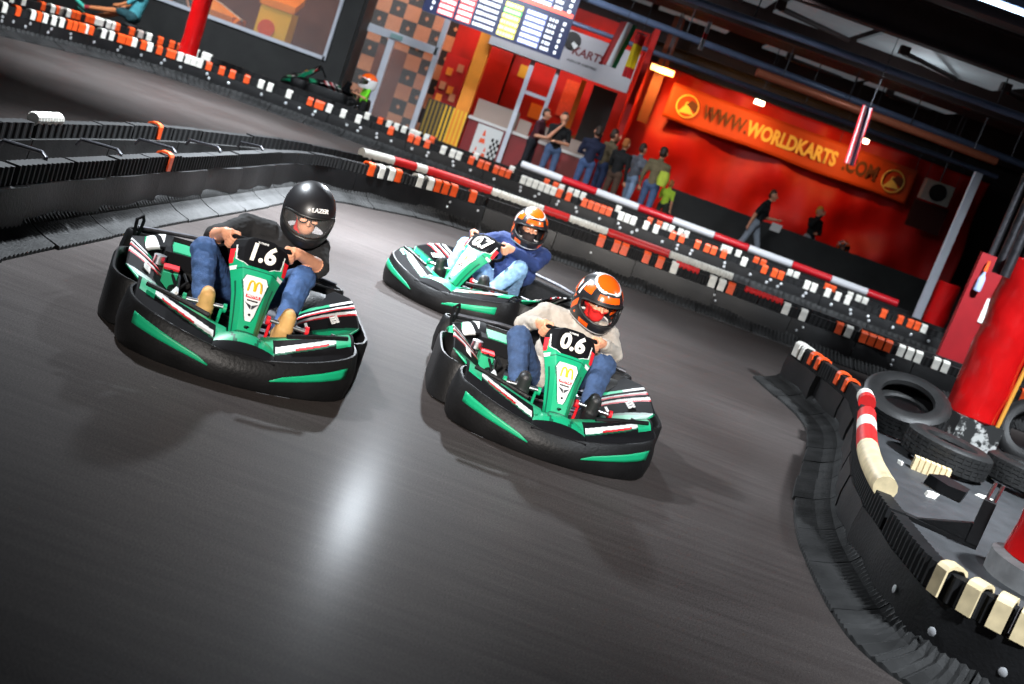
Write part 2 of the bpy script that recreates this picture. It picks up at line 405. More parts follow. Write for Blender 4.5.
rails(BB, PB, [(-2.5, 14.8, -2.22, 15.25, W_, 0), (-2.22, 15.25, -2.0, 15.5, R_, 0), (-2.0, 15.5, -1.83, 15.65, W_, 0), (-1.83, 15.65, -.93, 15.97, R_, 0), (-.93, 15.97, -.22, 16.1, W_, 1), (-.22, 16.1, .18, 16.15, R_, 0), (.18, 16.15, .7, 16.2, W_, 1), (.7, 16.2, 1.6, 16.22, R_, 0), (1.6, 16.22, 2.5, 16.25, W_, 1)], .47, .062)
rails(BB, PB, [(-3.79, 8.45, -3.78, 8.85, W_, 1)], .455, .055)
sB = PB.near(-2.9, 14.0); k_ = 0
while k_ < sB - .3:
    e_ = min(k_ + 1.3, sB)
    MB().loft([[PB.pt(lerp_(k_, e_ - .015, q / 6), o_, z_) for o_, z_ in ((-.075, .02), (-.11 - .006 * (q % 2), .02), (-.10, .2), (-.11, .345), (-.075, .345))] for q in range(7)]).build('inner_panel', M_skirt, BB, True); k_ = e_
clips(BB, PB, [(-3.66, 10.6)], O_, .46, .07, .11)
# steel hoops tying both rows together
for y in (7.2, 8.3, 9.35, 10.4, 11.6):
    a = PF.pt(PF.near(-2.95, y), -.05, .40); c = PB.pt(PB.near(-3.7, y + .35), -.08, .36)
    d = c - a
    MB().tube([a, a + Vector((0, 0, .075)), a + d * .06 + Vector((0, 0, .095)), a + d * .55 + Vector((0, 0, .07)), a + d * .6 + Vector((0, 0, .02))], .013, 8).build('tie_hoop', M_steel, BF, True)
# far barrier along the pit side
far_pts = [(-9.6, 15.5), (-9.25, 17.2), (-8.85, 18.6), (-8.5, 19.6), (-8.2, 20.4), (-7.8, 21.0), (-7.15, 21.5), (-6.2, 21.9), (-4.6, 22.1), (-2.2, 22.1), (0, 21.8), (2, 21.65), (4.5, 21.4), (6.7, 21.15), (9, 20.9)]
FF, PFF = barrier('track_barrier', 'far black barrier with loose white and orange clips along the pit', far_pts, -1, h=.44, seed=8, fine=False, rib=.06, bolts=.4, bolt_k=2.4, skirt=.3, panel=1.3, top=.9)
fw = [(-9.53, 19.33), (-8.99, 19.82), (-9.07, 20.14), (-9.06, 20.32), (-8.93, 20.5), (-8.68, 21.05), (-8.78, 21.5), (-8.72, 21.73), (-8.38, 22.1), (-8.25, 22.4), (-7.66, 22.67), (-7.56, 22.72), (-7.46, 22.8), (-7.35, 22.9), (-6.22, 23.3), (-6.08, 23.3), (-5.67, 23.3), (-4.89, 23.4), (-4.58, 23.4), (-4.3, 23.4), (-2.5, 23.4), (-2.36, 23.4), (-2.2, 23.38), (-.93, 22.96), (-.8, 22.9), (-.66, 22.9), (-.53, 22.9), (-.39, 22.9), (-.25, 22.9), (1.11, 22.89), (1.25, 22.9), (1.39, 22.91), (1.6, 22.86), (1.82, 22.96), (3.65, 23.0), (4.83, 22.59), (4.96, 22.5), (5.27, 22.63), (5.49, 22.8), (5.62, 22.68), (7.08, 22.29)]
fo = [(-9.51, 19.65), (-9.35, 20.1), (-8.8, 20.6), (-8.77, 20.75), (-8.78, 20.9), (-8.79, 21.02), (-8.75, 21.2), (-8.61, 21.85), (-8.62, 21.98), (-8.5, 22.0), (-8.45, 22.1), (-8.3, 22.3), (-8.08, 22.57), (-7.92, 22.6), (-7.8, 22.65), (-7.22, 23.0), (-7.01, 23.1), (-6.8, 23.2), (-6.52, 23.24), (-5.28, 23.34), (-5.14, 23.37), (-5.0, 23.33), (-3.59, 23.36), (-3.2, 23.3), (-3.07, 23.4), (-2.83, 23.4), (-1.93, 23.3), (-1.77, 23.3), (-1.62, 23.24), (-1.47, 23.11), (-1.33, 23.12), (-1.2, 23.1), (-.11, 23.0), (.08, 23.01), (.36, 23.04), (.5, 22.91), (.64, 23.02), (.77, 22.95), (.91, 22.99), (2.14, 22.6), (2.32, 22.8), (2.69, 22.8), (2.85, 22.8), (3.0, 22.8), (3.17, 22.8), (4.03, 22.8), (4.17, 22.62), (4.31, 22.5), (6.32, 22.29), (6.65, 22.27), (6.8, 22.24), (6.94, 22.2)]
clips(FF, PFF, [(x * .944, y * .944) for x, y in fw], W_, .44, .10, .12)
clips(FF, PFF, [(x * .944, y * .944) for x, y in fo], O_, .44, .10, .12)
farb_pts = [(-10.6, 16.5), (-10.1, 19), (-9.65, 21), (-9.15, 22.4), (-8.4, 23.2), (-7.5, 23.5), (-5.5, 23.3), (-3.8, 23.15), (0, 22.75), (3.3, 22.35), (5.7, 22.0), (7.4, 21.85)]
FB, PFB = barrier('track_barrier', 'second far barrier row standing behind the clip-covered one', farb_pts, 1, h=.48, seed=9, fine=False, rib=.08, skirts=False, panel=1.5, top=1.0)
fbw = [(-10.09, 21.03), (-10.12, 21.32), (-9.91, 22.08), (-9.92, 22.3), (-9.93, 22.53), (-9.59, 23.19), (-9.57, 23.32), (-9.5, 23.49), (-9.47, 23.63), (-9.2, 24.2), (-9.1, 24.4), (-8.02, 24.6), (-7.9, 24.6), (-7.75, 24.6), (-4.22, 24.35), (-3.75, 24.35), (-3.6, 24.4), (-3.46, 24.39), (-3.3, 24.35), (-3.16, 24.3), (-3.0, 24.27), (-1.93, 24.2), (-1.18, 23.97), (-.08, 24.0), (.05, 23.9), (.19, 23.9), (.34, 23.87), (1.03, 23.57), (2.04, 23.52), (2.17, 23.5), (2.31, 23.43), (2.44, 23.4), (3.2, 23.2), (3.34, 23.2), (3.5, 23.2), (4.54, 23.0), (4.67, 22.93), (5.72, 22.7), (5.86, 22.7), (6.0, 22.69)]
fbo = [(-10.46, 22.0), (-10.3, 22.32), (-10.29, 22.45), (-9.91, 22.7), (-9.78, 22.8), (-9.82, 23.18), (-9.67, 23.02), (-9.64, 23.16), (-9.55, 23.8), (-9.4, 24.1), (-9.3, 24.3), (-8.9, 24.6), (-8.7, 24.7), (-8.5, 24.8), (-3.93, 24.5), (-2.86, 24.4), (-.4, 23.96), (-.22, 24.0), (1.74, 23.6), (1.9, 23.6), (3.88, 23.06), (4.01, 23.0), (5.25, 22.9), (5.38, 22.9)]
clips(FB, PFB, [(x * .955, y * .955) for x, y in fbw], W_, .48, .10, .11)
clips(FB, PFB, [(x * .955, y * .955) for x, y in fbo], O_, .48, .10, .11)
# third row: padded red and white tube in front of the spectators
M_lwhite = mat('pad_white', srgb(226, 226, 230), .35); M_lred = mat('pad_red', srgb(214, 26, 40), .3)
sp = [(-1.15, 24.1), (.56, 23.9), (3, 23.6), (5, 23.35), (7.0, 23.15)]
SP = thing('spectator_rail', 'padded red and white tube rail on a low black wall before the spectators', 'rail'); PSP = Path(sp, -1)
rg = [[PSP.pt(PSP.L * i / 20, o_, z_) for o_, z_ in ((-.03, 0), (-.03, .48), (.03, .48), (.03, 0))] for i in range(21)]
MB().loft(rg).build('low_wall', M_strip, SP)
xs = [-1.12, -.2, .57, 1.46, 2.22, 3.07, 3.8, 4.72, 5.52, 6.32, 6.95]
for i in range(10):
    a = PSP.near(xs[i] * .975, 23.7); c = PSP.near(xs[i + 1] * .975, 23.7)
    MB().tube([PSP.pt(a + (c - a - .01) * k / 4, 0, .54) for k in range(5)], .075, 14).build('tube_pad', M_lwhite if i % 2 == 0 else M_lred, SP, True)
# near right-hand barrier, curving round the infield
rt_pts = [(2.62, 11.75), (2.74, 11.1), (2.86, 10.3), (2.78, 9.5), (2.52, 8.4), (2.28, 7.35), (2.17, 6.6), (2.15, 6.0), (2.16, 5.5), (2.2, 5.26), (2.3, 5.13), (2.5, 5.0), (3.0, 4.7), (3.8, 4.2)]
RB, PR = barrier('track_barrier', 'curved black barrier with scuffed skirt pads round the tyre infield', rt_pts, -1, h=.47, seed=12, rib=.028, skirt=.26, panel=.85, strip=.13, skirt_len=.62)
c0 = PR.near(2.16, 6.2)
rails(RB, PR, [(2.80, 9.62, 2.77, 9.45, W_, 0), (2.77, 9.45, 2.73, 9.25, R_, 0), (2.60, 8.72, 2.52, 8.35, R_, 0), (2.52, 8.35, 2.42, 7.92, W_, 0), (2.42, 7.92, 2.29, 7.38, R_, 0), (2.29, 7.38, 2.155, 6.42, M_cream, 0)], .47, .068)
clips(RB, PR, [(2.63, 11.65), (2.64, 11.55), (2.66, 11.45)], W_, .47, .06, .12)
clips(RB, PR, [(2.72, 11.2), (2.75, 11.05), (2.83, 10.55), (2.855, 10.3)], O_, .47, .075, .10)
clips(RB, PR, [(2.205, 5.24), (2.285, 5.14), (2.375, 5.07), (2.52, 4.99)], M_cream, .47, .072, .13)
for (x, y, z) in ((2.25, 5.18, .2), (2.48, 5.01, .2), (2.16, 5.55, .22)):
    o = link('bolt', bolt_mesh(2.0), RB); o.matrix_local = PR.frame(PR.near(x, y), .03, z)

# ------------------------------------------------------------------ karts  (local: forward = -Y, up = Z)
def lerp(a, b, t): return a + (b - a) * t
def interp(xs, ys, x): return float(np.interp(x, xs, ys))
def band(path, zt, zb=.014, th=.03, bulge=.018):
    # upright plastic band following a plan path; zt: top height per point
    pts = catmull([(p[0], p[1], z) for p, z in zip(path, zt)], .04); rings = []; k = len(pts)
    for i, p in enumerate(pts):
        t = (pts[min(i + 1, k - 1)] - pts[max(i - 1, 0)]); t.z = 0; t.normalize(); n = Vector((t.y, -t.x, 0))
        q = Vector((p.x, p.y, 0)); z = p.z
        prof = [(-th, zb), (-.012, zb - .012), (.004, zb + .006), (bulge, lerp(zb, z, .35)), (bulge * .9, lerp(zb, z, .62)), (bulge * .75, lerp(zb, z, .66)), (.002, z - .012), (-.008, z), (-.02, z), (-th, z - .02)]
        rings.append([q + n * o + Vector((0, 0, zz)) for o, zz in prof])
    return MB().loft(rings)

def wheel(parent, x, y, r, wd):
    h = wd / 2
    prof = [(r * .55, -h * .8), (r * .72, -h), (r * .9, -h * .98), (r, -h * .72), (r * 1.01, 0), (r, h * .72), (r * .9, h * .98), (r * .72, h), (r * .55, h * .8)]
    tt = MB().lathe(prof, 28, 'X').build('tyre', M_tyre, parent, True, (x, y, r * 1.01))
    MB().lathe([(.02, -h * .6), (r * .56, -h * .6), (r * .56, h * .6), (.02, h * .6)], 16, 'X').build('wheel_hub', M_silver, tt, True)

NPL_C = Vector((0, -.335, .565)); NPL_U = Vector((0, .72, .70)).normalized()   # number panel plane
N0 = Vector((0, -.69, .185)); N1 = Vector((0, -.275, .635))                      # steering fairing axis
def make_kart(label):
    k = thing('racing_kart', label, 'kart', group=None)
    # chassis
    MB().prism([(-.3, -.72, .045), (.3, -.72, .045), (.34, .1, .045), (.3, .72, .045), (-.3, .72, .045), (-.34, .1, .045)], (0, 0, .008)).build('floor_tray', M_steel, k)
    fr = MB()
    for s in (-1, 1): fr.tube([(s * .36, -.7, .08), (s * .34, -.3, .08), (s * .33, .3, .08), (s * .30, .75, .08)], .015, 8)
    fr.tube([(-.42, .5, .13), (.42, .5, .13)], .018, 8); fr.tube([(-.42, -.48, .12), (.42, -.48, .12)], .014, 8); fr.tube([(-.34, .1, .08), (.34, .1, .08)], .014, 8)
    fr.build('frame', M_steel, k, True)
    for s in (-1, 1): wheel(k, s * .50, -.47, .125, .12); wheel(k, s * .50, .50, .135, .19)
    # bumpers
    fb = [(-.47, -.42), (-.565, -.46), (-.60, -.58), (-.56, -.72), (-.40, -.835), (-.18, -.905), (0, -.925), (.18, -.905), (.40, -.835), (.56, -.72), (.60, -.58), (.565, -.46), (.47, -.42)]
    fz = [.275, .275, .268, .25, .215, .178, .162, .178, .215, .25, .268, .275, .275]
    band(fb, fz).build('front_bumper', M_black, k, True)
    for s in (-1, 1):
        pth = [(-.52, -.40), (-.62, -.38), (-.675, -.28), (-.685, 0), (-.68, .24), (-.65, .36), (-.54, .40)]
        zz = [.25, .265, .27, .265, .26, .25, .25]
        if s < 0: band(pth, zz).build('side_bumper', M_black, k, True)
        else: band([(-x, y) for x, y in reversed(pth)], zz).build('side_bumper', M_black, k, True)
    rb = [(.46, .72), (.62, .70), (.68, .76), (.60, .86), (.25, .91), (0, .92), (-.25, .91), (-.60, .86), (-.68, .76), (-.62, .70), (-.46, .72)]
    band(rb, [.28] * 11, .02).build('rear_bumper', M_black, k, True)
    MB().tube([(-.62, .74, .30), (-.3, .80, .325), (0, .82, .33), (.3, .80, .325), (.62, .74, .30)], .014, 8).build('rear_bar', M_steel, k, True)
    # green chevrons on the bumper face
    for s in (-1, 1):
        def PB_(u, v, s=s):
            # follow outer bumper curve between x .16 and .56
            x = lerp(.15, .53, u); y = interp([.0, .09, .18, .29, .40, .48, .56, .60], [-.925, -.921, -.905, -.875, -.835, -.786, -.72, -.58], x); nx, ny = x * .9, -.85
            ln = math.hypot(nx, ny); z0 = interp([0, 1], [.080, .145], u); z1 = interp([0, .15, 1], [.086, .115, .205], u)
            o = .027
            return Vector((s * (x + nx / ln * o), y + ny / ln * o, lerp(z0, z1, v)))
        patch('green_chevron', PB_, lambda u, v: 0, [M_green], 14, 3, k, .004)
    # front wings (painted fairing halves)
    for s in (-1, 1):
        def PW(u, v, s=s):
            # u: 0 at centre -> 1 outer ; v: 0 front (bumper top) -> 1 rear
            x = lerp(.09, .565, u)
            yf = interp([0, .18, .40, .56, .60], [-.905, -.885, -.815, -.70, -.58], x); yr = lerp(-.62, -.44, u ** 1.3)
            zf = interp([0, .18, .40, .56, .60], [.152, .168, .205, .24, .258], x); zr = lerp(.20, .30, u)
            return Vector((s * x, lerp(yf, yr, v), lerp(zf, zr, v) + .035 * math.sin(math.pi * v) * (.4 + .6 * u)))
        def CW(u, v):
            if v < .10: return 0
            if u > .80: return 1 if (v > .3 and v < .9 and u < .97) else 0
            if u < .12: return 1
            e = .16 + .30 * u
            if e < v < e + .05: return 4
            if e + .05 < v < e + .27 and u > .14: return 3 if (v < e + .12 and .35 < u < .72) else 2
            if v > .80 and u < .55: return 1
            return 0
        patch('front_wing', PW, CW, [M_kblack, M_green, M_kwhite, M_kred, M_dgreen], 90, 44, k, .008)
        MB().tube([(s * .20, -.745, .275), (s * .34, -.70, .30), (s * .52, -.62, .318)], .013, 8).build('wing_handle', M_black, k, True)
    # centre fairing below the nose
    def PC(u, v):
        x = lerp(-.16, .16, u); return Vector((x, lerp(-.915, -.60, v), .160 + .075 * math.sin(math.pi * min(1, v * 1.1)) * (1 - (x / .2) ** 2)))
    patch('centre_fairing', PC, lambda u, v: 0 if v < .25 else (2 if abs(abs(u - .5) - .28 * v - .1) < .02 else 1), [M_kblack, M_green, M_dgreen], 30, 18, k, .008)
    # steering fairing: tall shield
    ax = N1 - N0; up = ax.normalized(); nrm = Vector((0, -up.z, up.y))
    def PS(u, v):
        a = (u - .5) * 2
        hw = interp([0, .06, .2, .45, .62, .75, .88, .96, 1], [.046, .068, .078, .10, .124, .150, .156, .138, .092], v)
        fold = max(0, abs(a) - .58) * interp([0, .6, 1], [.16, .13, .05], v) + .012 * a * a
        lift = .022 * math.sin(math.pi * min(1, v / .7)) if v < .7 else -.03 * (v - .7)
        return N0 + ax * v + Vector((a * hw, 0, 0)) + nrm * (lift - fold)
    def CS(u, v):
        a = abs(u - .5) * 2
        hw = interp([0, .06, .2, .45, .62, .75, .88, .96, 1], [.046, .068, .078, .10, .124, .150, .156, .138, .092], v); x = a * hw
        if v > .70:
            edge = interp([.70, .76, .9, .97, 1], [.06, .120, .130, .104, .06], v)
            if x < edge - .007: return 2
            if x < edge and v < .9: return 1
            if .72 < v < .86 and x > .128: return 3
            return 0 if v < .86 else 2
        if .66 < v < .70 and x > .105: return 1
        if .66 < v < .675: return 4
        if .16 < v < .60:
            w_ = interp([.16, .2, .54, .6], [.012, .022, .064, .052], v)
            if x < w_: return 1
            if x < w_ + .005: return 4
        if a > .8 and v < .55: return 4 if abs(a - .84) < .04 else 0
        if v < .07: return 4
        return 0
    sf = patch('steering_fairing', PS, CS, [M_green, M_kwhite, M_kblack, M_kred, M_dgreen], 112, 180, k, .010)
    def SP_(v, x=0, off=.034): return N0 + ax * v + Vector((x, 0, 0)) + nrm * off
    X = Vector((1, 0, 0))
    # golden double arch on the white sponsor shield
    lo = MB(); O = SP_(.485, 0, .036)
    for s in (-1, 1):
        arc = [(s * .003, -.028)] + [(s * (.0175 - .0145 * math.cos(t)), -.004 + .034 * math.sin(t)) for t in [R(q) for q in range(0, 181, 20)]] + [(s * .034, -.032)]
        wl = []
        lo.tube([O + X * p[0] + up * p[1] for p in arc], .0052, 6)
    lo.build('arch_logo', M_gold, sf, True)
    MB().box(SP_(.385, 0, .034), (.075, .018, .003), frame_mat((0, 0, 0), X, up).to_3x3()).build('sponsor_strip', M_kred, sf)
    text('sponsor_text', 'MOTUL', .019, SP_(.385, 0, .0365), X, up, M_kwhite, sf, .0006, .15)
    text('sponsor_text', 'ELECTRONICS', .0085, SP_(.345, 0, .034), X, up, M_kblack, sf, .0004)
    em = MB(); E_ = SP_(.295, 0, .034)
    for s in (-1, 1): em.prism([E_ + X * (s * .002) + up * .002, E_ + X * (s * .036) + up * .018, E_ + X * (s * .022) + up * .002, E_ + X * (s * .003) - up * .02], nrm * .002)
    em.build('wing_emblem', M_steel, sf)
    MB().lathe([(0, 0), (.007, 0), (.007, .003), (0, .003)], 10, 'Z', M=frame_mat(SP_(.215, 0, .028), X, up)).build('badge_dot', M_kblack, sf)
    text('nose_text', 'GP', .02, SP_(.10, 0, .022), X, up, M_kblack, sf, .001)
    text('plate_text', 'X-TREME', .014, SP_(.955, 0, .0), X, up, M_kwhite, sf, .0004)
    # steering column, wheel
    MB().tube([(0, -.55, .14), (0, -.30, .50), (0, -.20, .575)], .016, 8).build('steering_column', M_steel, k, True)
    WC = Vector((0, -.20, .555)); wu = Vector((0, -.62, .78)).normalized()
    MB().tube([WC + .158 * (math.cos(a) * X + (math.sin(a) if math.sin(a) < .35 else .35) * wu) for a in [2 * math.pi * i / 48 for i in range(48)]], .015, 8, loop=True).build('steering_wheel', M_kblack, k, True)
    # seat
    def PSeat(u, v):
        a = (u - .5) * 2
        pth = [(-.02, .14), (.12, .085), (.26, .09), (.36, .20), (.42, .36), (.45, .50)]
        q = v * (len(pth) - 1); i = min(int(q), len(pth) - 2); f = q - i
        y = lerp(pth[i][0], pth[i + 1][0], f); z = lerp(pth[i][1], pth[i + 1][1], f)
        wd = interp([0, .4, .7, 1], [.15, .20, .215, .17], v)
        curl = max(0, abs(a) - .55) * .30
        return Vector((a * wd, y - curl * (.7 if v > .55 else .05), z + curl * (.1 if v > .55 else .55)))
    patch('seat', PSeat, lambda u, v: 0, [M_kblack], 20, 20, k, .016)
    # side pods
    for s in (-1, 1):
        def PP(u, v, s=s):
            y = lerp(-.40, .50, u); xo = interp([0, .15, .8, 1], [.56, .64, .645, .58], u); xi = interp([0, .5, 1], [.40, .36, .40], u)
            z = lerp(.13, .275, v ** .8) + .05 * math.sin(math.pi * u) * v + .03 * u * v
            return Vector((s * lerp(xi, xo, v), y, z))
        def CP(u, v):
            d = u + .22 * (v - .5)
            if d < .10: return 0
            if d < .22: return 1
            if d < .26: return 4
            if d < .46: return 0
            if d < .49: return 3
            if d < .545: return 2
            if d < .60: return 0
            if d < .64: return 3
            if d < .67: return 2
            if d < .73: return 0
            if d < .80: return 1 if v < .6 else 2
            return 0
        pod = patch('side_pod', PP, CP, [M_kblack, M_green, M_kwhite, M_kred, M_dgreen], 120, 30, k, .01)
        a0, a1, c0_ = PP(.36, .30), PP(.36, .88), PP(.42, .6)
        xd = (a1 - a0).normalized(); yd = Vector((0, 1, 0)) if s > 0 else Vector((0, 1, 0))
        if s > 0: text('pod_text', 'SODI', .062, PP(.37, .60) + Vector((-.004, 0, .010)), (0, 1, 0), -xd, M_kwhite, pod, .002, .1)
        else: text('pod_text', 'SODI', .062, PP(.37, .60) + Vector((.004, 0, .010)), (0, -1, 0), -xd, M_kwhite, pod, .002, .1)
        # crest on the inner face of the pod
        MB().box((s * .375, -.26, .20), (.015, .11, .09), (0, -s * .5, 0)).build('pod_badge', M_kwhite, pod)
        MB().box((s * .368, -.262, .205), (.015, .06, .045), (0, -s * .5, 0)).build('pod_badge', M_kred, pod)
    # engine, covers and tank on the driver's right
    en = MB().b2(-.46, -.24, .20, .44, .10, .24)
    for i in range(6): en.b2(-.45, -.25, .215 + i * .04, .228 + i * .04, .24, .31)
    en.tube([(-.35, .2, .2), (-.38, .06, .2), (-.36, -.06, .16)], .03, 10)
    en.build('engine', M_black, k, True)
    for i in range(3): MB().tube([(-.42 + i * .05, .12, .24), (-.40 + i * .05, .0, .27 - i * .02), (-.34, -.08 + i * .03, .18)], .009, 6).build('hose', M_silver if i == 1 else M_black, k, True)
    MB().lathe([(0, 0), (.035, 0), (.035, .05), (0, .055)], 14, M=Matrix.Translation((-.47, .13, .26))).build('filter_cap', M_silver, k, True)
    def PE(u, v):
        y = lerp(.40, .68, u); return Vector((lerp(-.63, -.42, v), y - .10 * v, lerp(.20, .315, math.sin(v * math.pi / 2)) + .04 * math.sin(math.pi * u)))
    patch('engine_cover', PE, lambda u, v: 1 if v < .35 else (2 if (v + u * .4) < .72 else (0 if v + u * .4 < .85 else (2 if v < .8 else 0))), [M_kblack, M_green, M_kwhite], 60, 60, k, .02)
    tk = MB().prism([(-.45, .16, .25), (-.23, .16, .25), (-.20, .46, .25), (-.46, .46, .25)], (0, .02, .08)); tank = tk.build('fuel_tank', M_kblack, k)
    MB().prism([(-.41, .20, .331), (-.27, .20, .331), (-.25, .45, .331), (-.42, .45, .331)], (0, 0, .006)).build('tank_panel', M_green, tank)
    MB().lathe([(0, 0), (.03, 0), (.03, .025), (0, .03)], 14, M=Matrix.Translation((-.235, .28, .325))).build('fuel_cap', M_kblack, tank, True)
    MB().prism([(-.55, .24, .21), (-.47, .22, .22), (-.47, .40, .25), (-.55, .42, .24)], (0, 0, .02)).build('air_box', M_kblack, k)
    MB().b2(-.44, -.36, -.02, .18, .12, .26).build('radiator_cover', M_green, k)
    MB().box((-.40, .06, .275), (.085, .10, .012)).build('red_label', M_kred, k)
    MB().tube([(-.60, .60, .16), (-.635, .60, .30), (-.64, .61, .375), (-.61, .635, .395), (-.60, .66, .365), (-.61, .69, .26)], .010, 8).build('corner_hoop', M_kblack, k, True)
    # pedals and foot rests
    for s, m in ((-1, M_green), (1, M_kred)):
        pd = MB().tube([(s * .115, -.50, .275), (s * .325, -.50, .265)], .0125, 10).build('pedal_bar', M_silver, k, True)
        for x in (.115, .325): MB().lathe([(0, -.009), (.024, -.009), (.024, .009), (0, .009)], 14, 'X').build('end_cap', m, pd, True, (s * x, -.50, .27))
        MB().tube([(s * .13, -.50, .27), (s * .13, -.47, .06)], .009, 8).build('pedal_arm', m, pd, True)
    for s in (-1, 1): MB().tube([(s * .30, -.70, .20), (s * .30, -.52, .21), (s * .36, -.44, .12)], .012, 8).build('side_bar', M_kred if s > 0 else M_steel, k, True)
    return k
def race_number(k, s):
    ax = N1 - N0; up = ax.normalized(); nrm = Vector((0, -up.z, up.y))
    o = N0 + ax * .835 + nrm * .0085
    text('race_number', s, .145, o, (1, 0, 0), up, M_num, [c for c in k.children if c.name.startswith('steering_fairing')][0], .0055, .12, .002, sx=.86)
M_num = mat('number_cream', srgb(238, 230, 216), .5)

# ------------------------------------------------------------------ bodies (one continuous mesh per person)
def capsule(b, p0, r0, p1, r1, n=14):
    p0 = Vector(p0); p1 = Vector(p1); d = p1 - p0
    t = d.normalized() if d.length > 1e-6 else Vector((0, 0, 1))
    a = t.orthogonal().normalized(); c = t.cross(a); rings = []
    for q in (-80, -50, -20): rings.append((p0 + t * r0 * math.sin(R(q)), r0 * math.cos(R(q))))
    for q in (20, 50, 80): rings.append((p1 + t * r1 * math.sin(R(q)), r1 * math.cos(R(q))))
    b.loft([[o + r * (math.cos(2 * math.pi * j / n) * a + math.sin(2 * math.pi * j / n) * c) for j in range(n)] for o, r in rings])
def body(name, parts, mats, parent, voxel=.007, smooth_it=3, cloth=(), fold=.006, post=None):
    # parts: (p0, r0, p1, r1, material index)
    mb = MB()
    for p in parts: capsule(mb, *p[:4])
    me = mb.mesh('tmp', mats[0]); o = link('tmp', me)
    r = o.modifiers.new('r', 'REMESH'); r.mode = 'VOXEL'; r.voxel_size = voxel
    sm = o.modifiers.new('s', 'SMOOTH'); sm.iterations = smooth_it; sm.factor = .5
    dg = bpy.context.evaluated_depsgraph_get(); dg.update()
    new = bpy.data.meshes.new_from_object(o.evaluated_get(dg)); bpy.data.objects.remove(o)
    n = len(new.polygons); cen = np.empty(n * 3); new.polygons.foreach_get('center', cen); cen = cen.reshape(-1, 3)
    def classify(c):
        best = np.full(len(c), 1e9); idx = np.zeros(len(c), int)
        for p in parts:
            a = np.array(p[0]); d = np.array(p[2]) - a; L = max(1e-9, d @ d); t = np.clip(((c - a) @ d) / L, 0, 1)
            dist = np.linalg.norm(c - a - t[:, None] * d, axis=1) - (p[1] + (p[3] - p[1]) * t)
            q = dist < best; best[q] = dist[q]; idx[q] = p[4]
        return idx
    idx = classify(cen)
    if post: idx = post(cen, idx)
    new.materials.clear()
    for m in mats: new.materials.append(m)
    new.polygons.foreach_set('material_index', idx.astype(np.int32)); new.polygons.foreach_set('use_smooth', [True] * n)
    if cloth and fold:
        nv = len(new.vertices); co = np.empty(nv * 3); new.vertices.foreach_get('co', co); co = co.reshape(-1, 3)
        vi = classify(co); no = np.empty(nv * 3); new.vertices.foreach_get('normal', no); no = no.reshape(-1, 3)
        for i in range(nv):
            if vi[i] in cloth:
                q = Vector(co[i]); w_ = noise.noise(Vector((q.x * 9, q.y * 9, q.z * 26))) + .5 * noise.noise(q * 45)
                co[i] += no[i] * w_ * fold
        new.vertices.foreach_set('co', co.ravel())
    new.update(); new.name = name
    return link(name, new, parent)

def helmet(parent, Mx, style):
    # shell param: azimuth 0 = face (-Y), elevation
    nu, nv = 96, 72; vs = []; E0 = -50
    def PH(az, el):
        ca, sa = math.cos(az), math.sin(az); d = Vector((math.cos(el) * sa, -math.cos(el) * ca, math.sin(el)))
        rx, ry, rz = .132, .158, .150
        r = 1 / math.sqrt((d.x / rx) ** 2 + (d.y / ry) ** 2 + (d.z / rz) ** 2); p = d * r
        if el < 0:   # straighter sides and a chin bar
            k = -el / R(50); h = math.hypot(p.x, p.y); hx = h * (1 + .28 * k * k); p.x *= hx / h; p.y *= hx / h
            if ca > 0: p.y -= .030 * ca ** 2 * min(1, k * 1.6); p.x *= 1 - .10 * k * ca
            p.z *= 1 + .12 * k
        if el > 0 and ca > 0: p.y -= .008 * ca * math.sin(el * 2)
        return p
    b = MB(); ids = {}
    for j in range(nv + 1):
        el = R(E0) + (R(89.5) - R(E0)) * j / nv
        for i in range(nu): b.v.append(tuple(PH(-math.pi + 2 * math.pi * (i + .5) / nu, el)))
    def opening(az, el):
        a = abs(az) / R(64); return a < 1 and R(-25) * (1 - .35 * a ** 3) < el < R(15) * (1 - .25 * a ** 4)
    for j in range(nv):
        for i in range(nu):
            az = -math.pi + 2 * math.pi * (i + 1) / nu; el = R(E0) + (R(89.5) - R(E0)) * (j + .5) / nv
            if az > math.pi: az -= 2 * math.pi
            if opening(az, el): continue
            b.f.append([j * nu + i, j * nu + (i + 1) % nu, (j + 1) * nu + (i + 1) % nu, (j + 1) * nu + i]); b.m.append(style(az, el))
    b.f.append([nv * nu + i for i in range(nu)]); b.m.append(style(0, R(89)))
    me = b.mesh('helmet', [M_hblack, M_horange, M_hwhite, M_hrim], True)
    o = link('helmet', me, parent); o.matrix_local = Mx @ Matrix.Scale(1.14, 4)
    sd = o.modifiers.new('solid', 'SOLIDIFY'); sd.thickness = .018; sd.offset = -1
    # visor frame rim round the opening
    rim = []
    N = 60
    for q in range(N):
        t = 2 * math.pi * q / N; a = math.cos(t); e = math.sin(t)
        az = R(64) * (abs(a) ** .5) * (1 if a > 0 else -1); aa = abs(az) / R(64)
        lim = R(15) * (1 - .25 * aa ** 4) if e > 0 else R(25) * (1 - .35 * aa ** 3)
        el = (abs(e) ** .5) * (1 if e > 0 else -1) * lim
        rim.append(PH(az, el) * 1.01)
    MB().tube(rim, .006, 6, loop=True).build('visor_rim', M_hrim, o, True)
    return o, PH
M_hblack = mat('helmet_black', (.012, .012, .014), .38, coat=.15)
M_horange = mat('helmet_orange', srgb(240, 92, 14), .25, coat=.6)
M_hwhite = mat('helmet_white', srgb(230, 228, 226), .25, coat=.6)
M_hrim = mat('helmet_rim', (.008, .008, .008), .5)
M_glass = mat('clear_visor', (.5, .5, .5), .12, alpha=.05, spec=.2)
def style_black(az, el): return 0
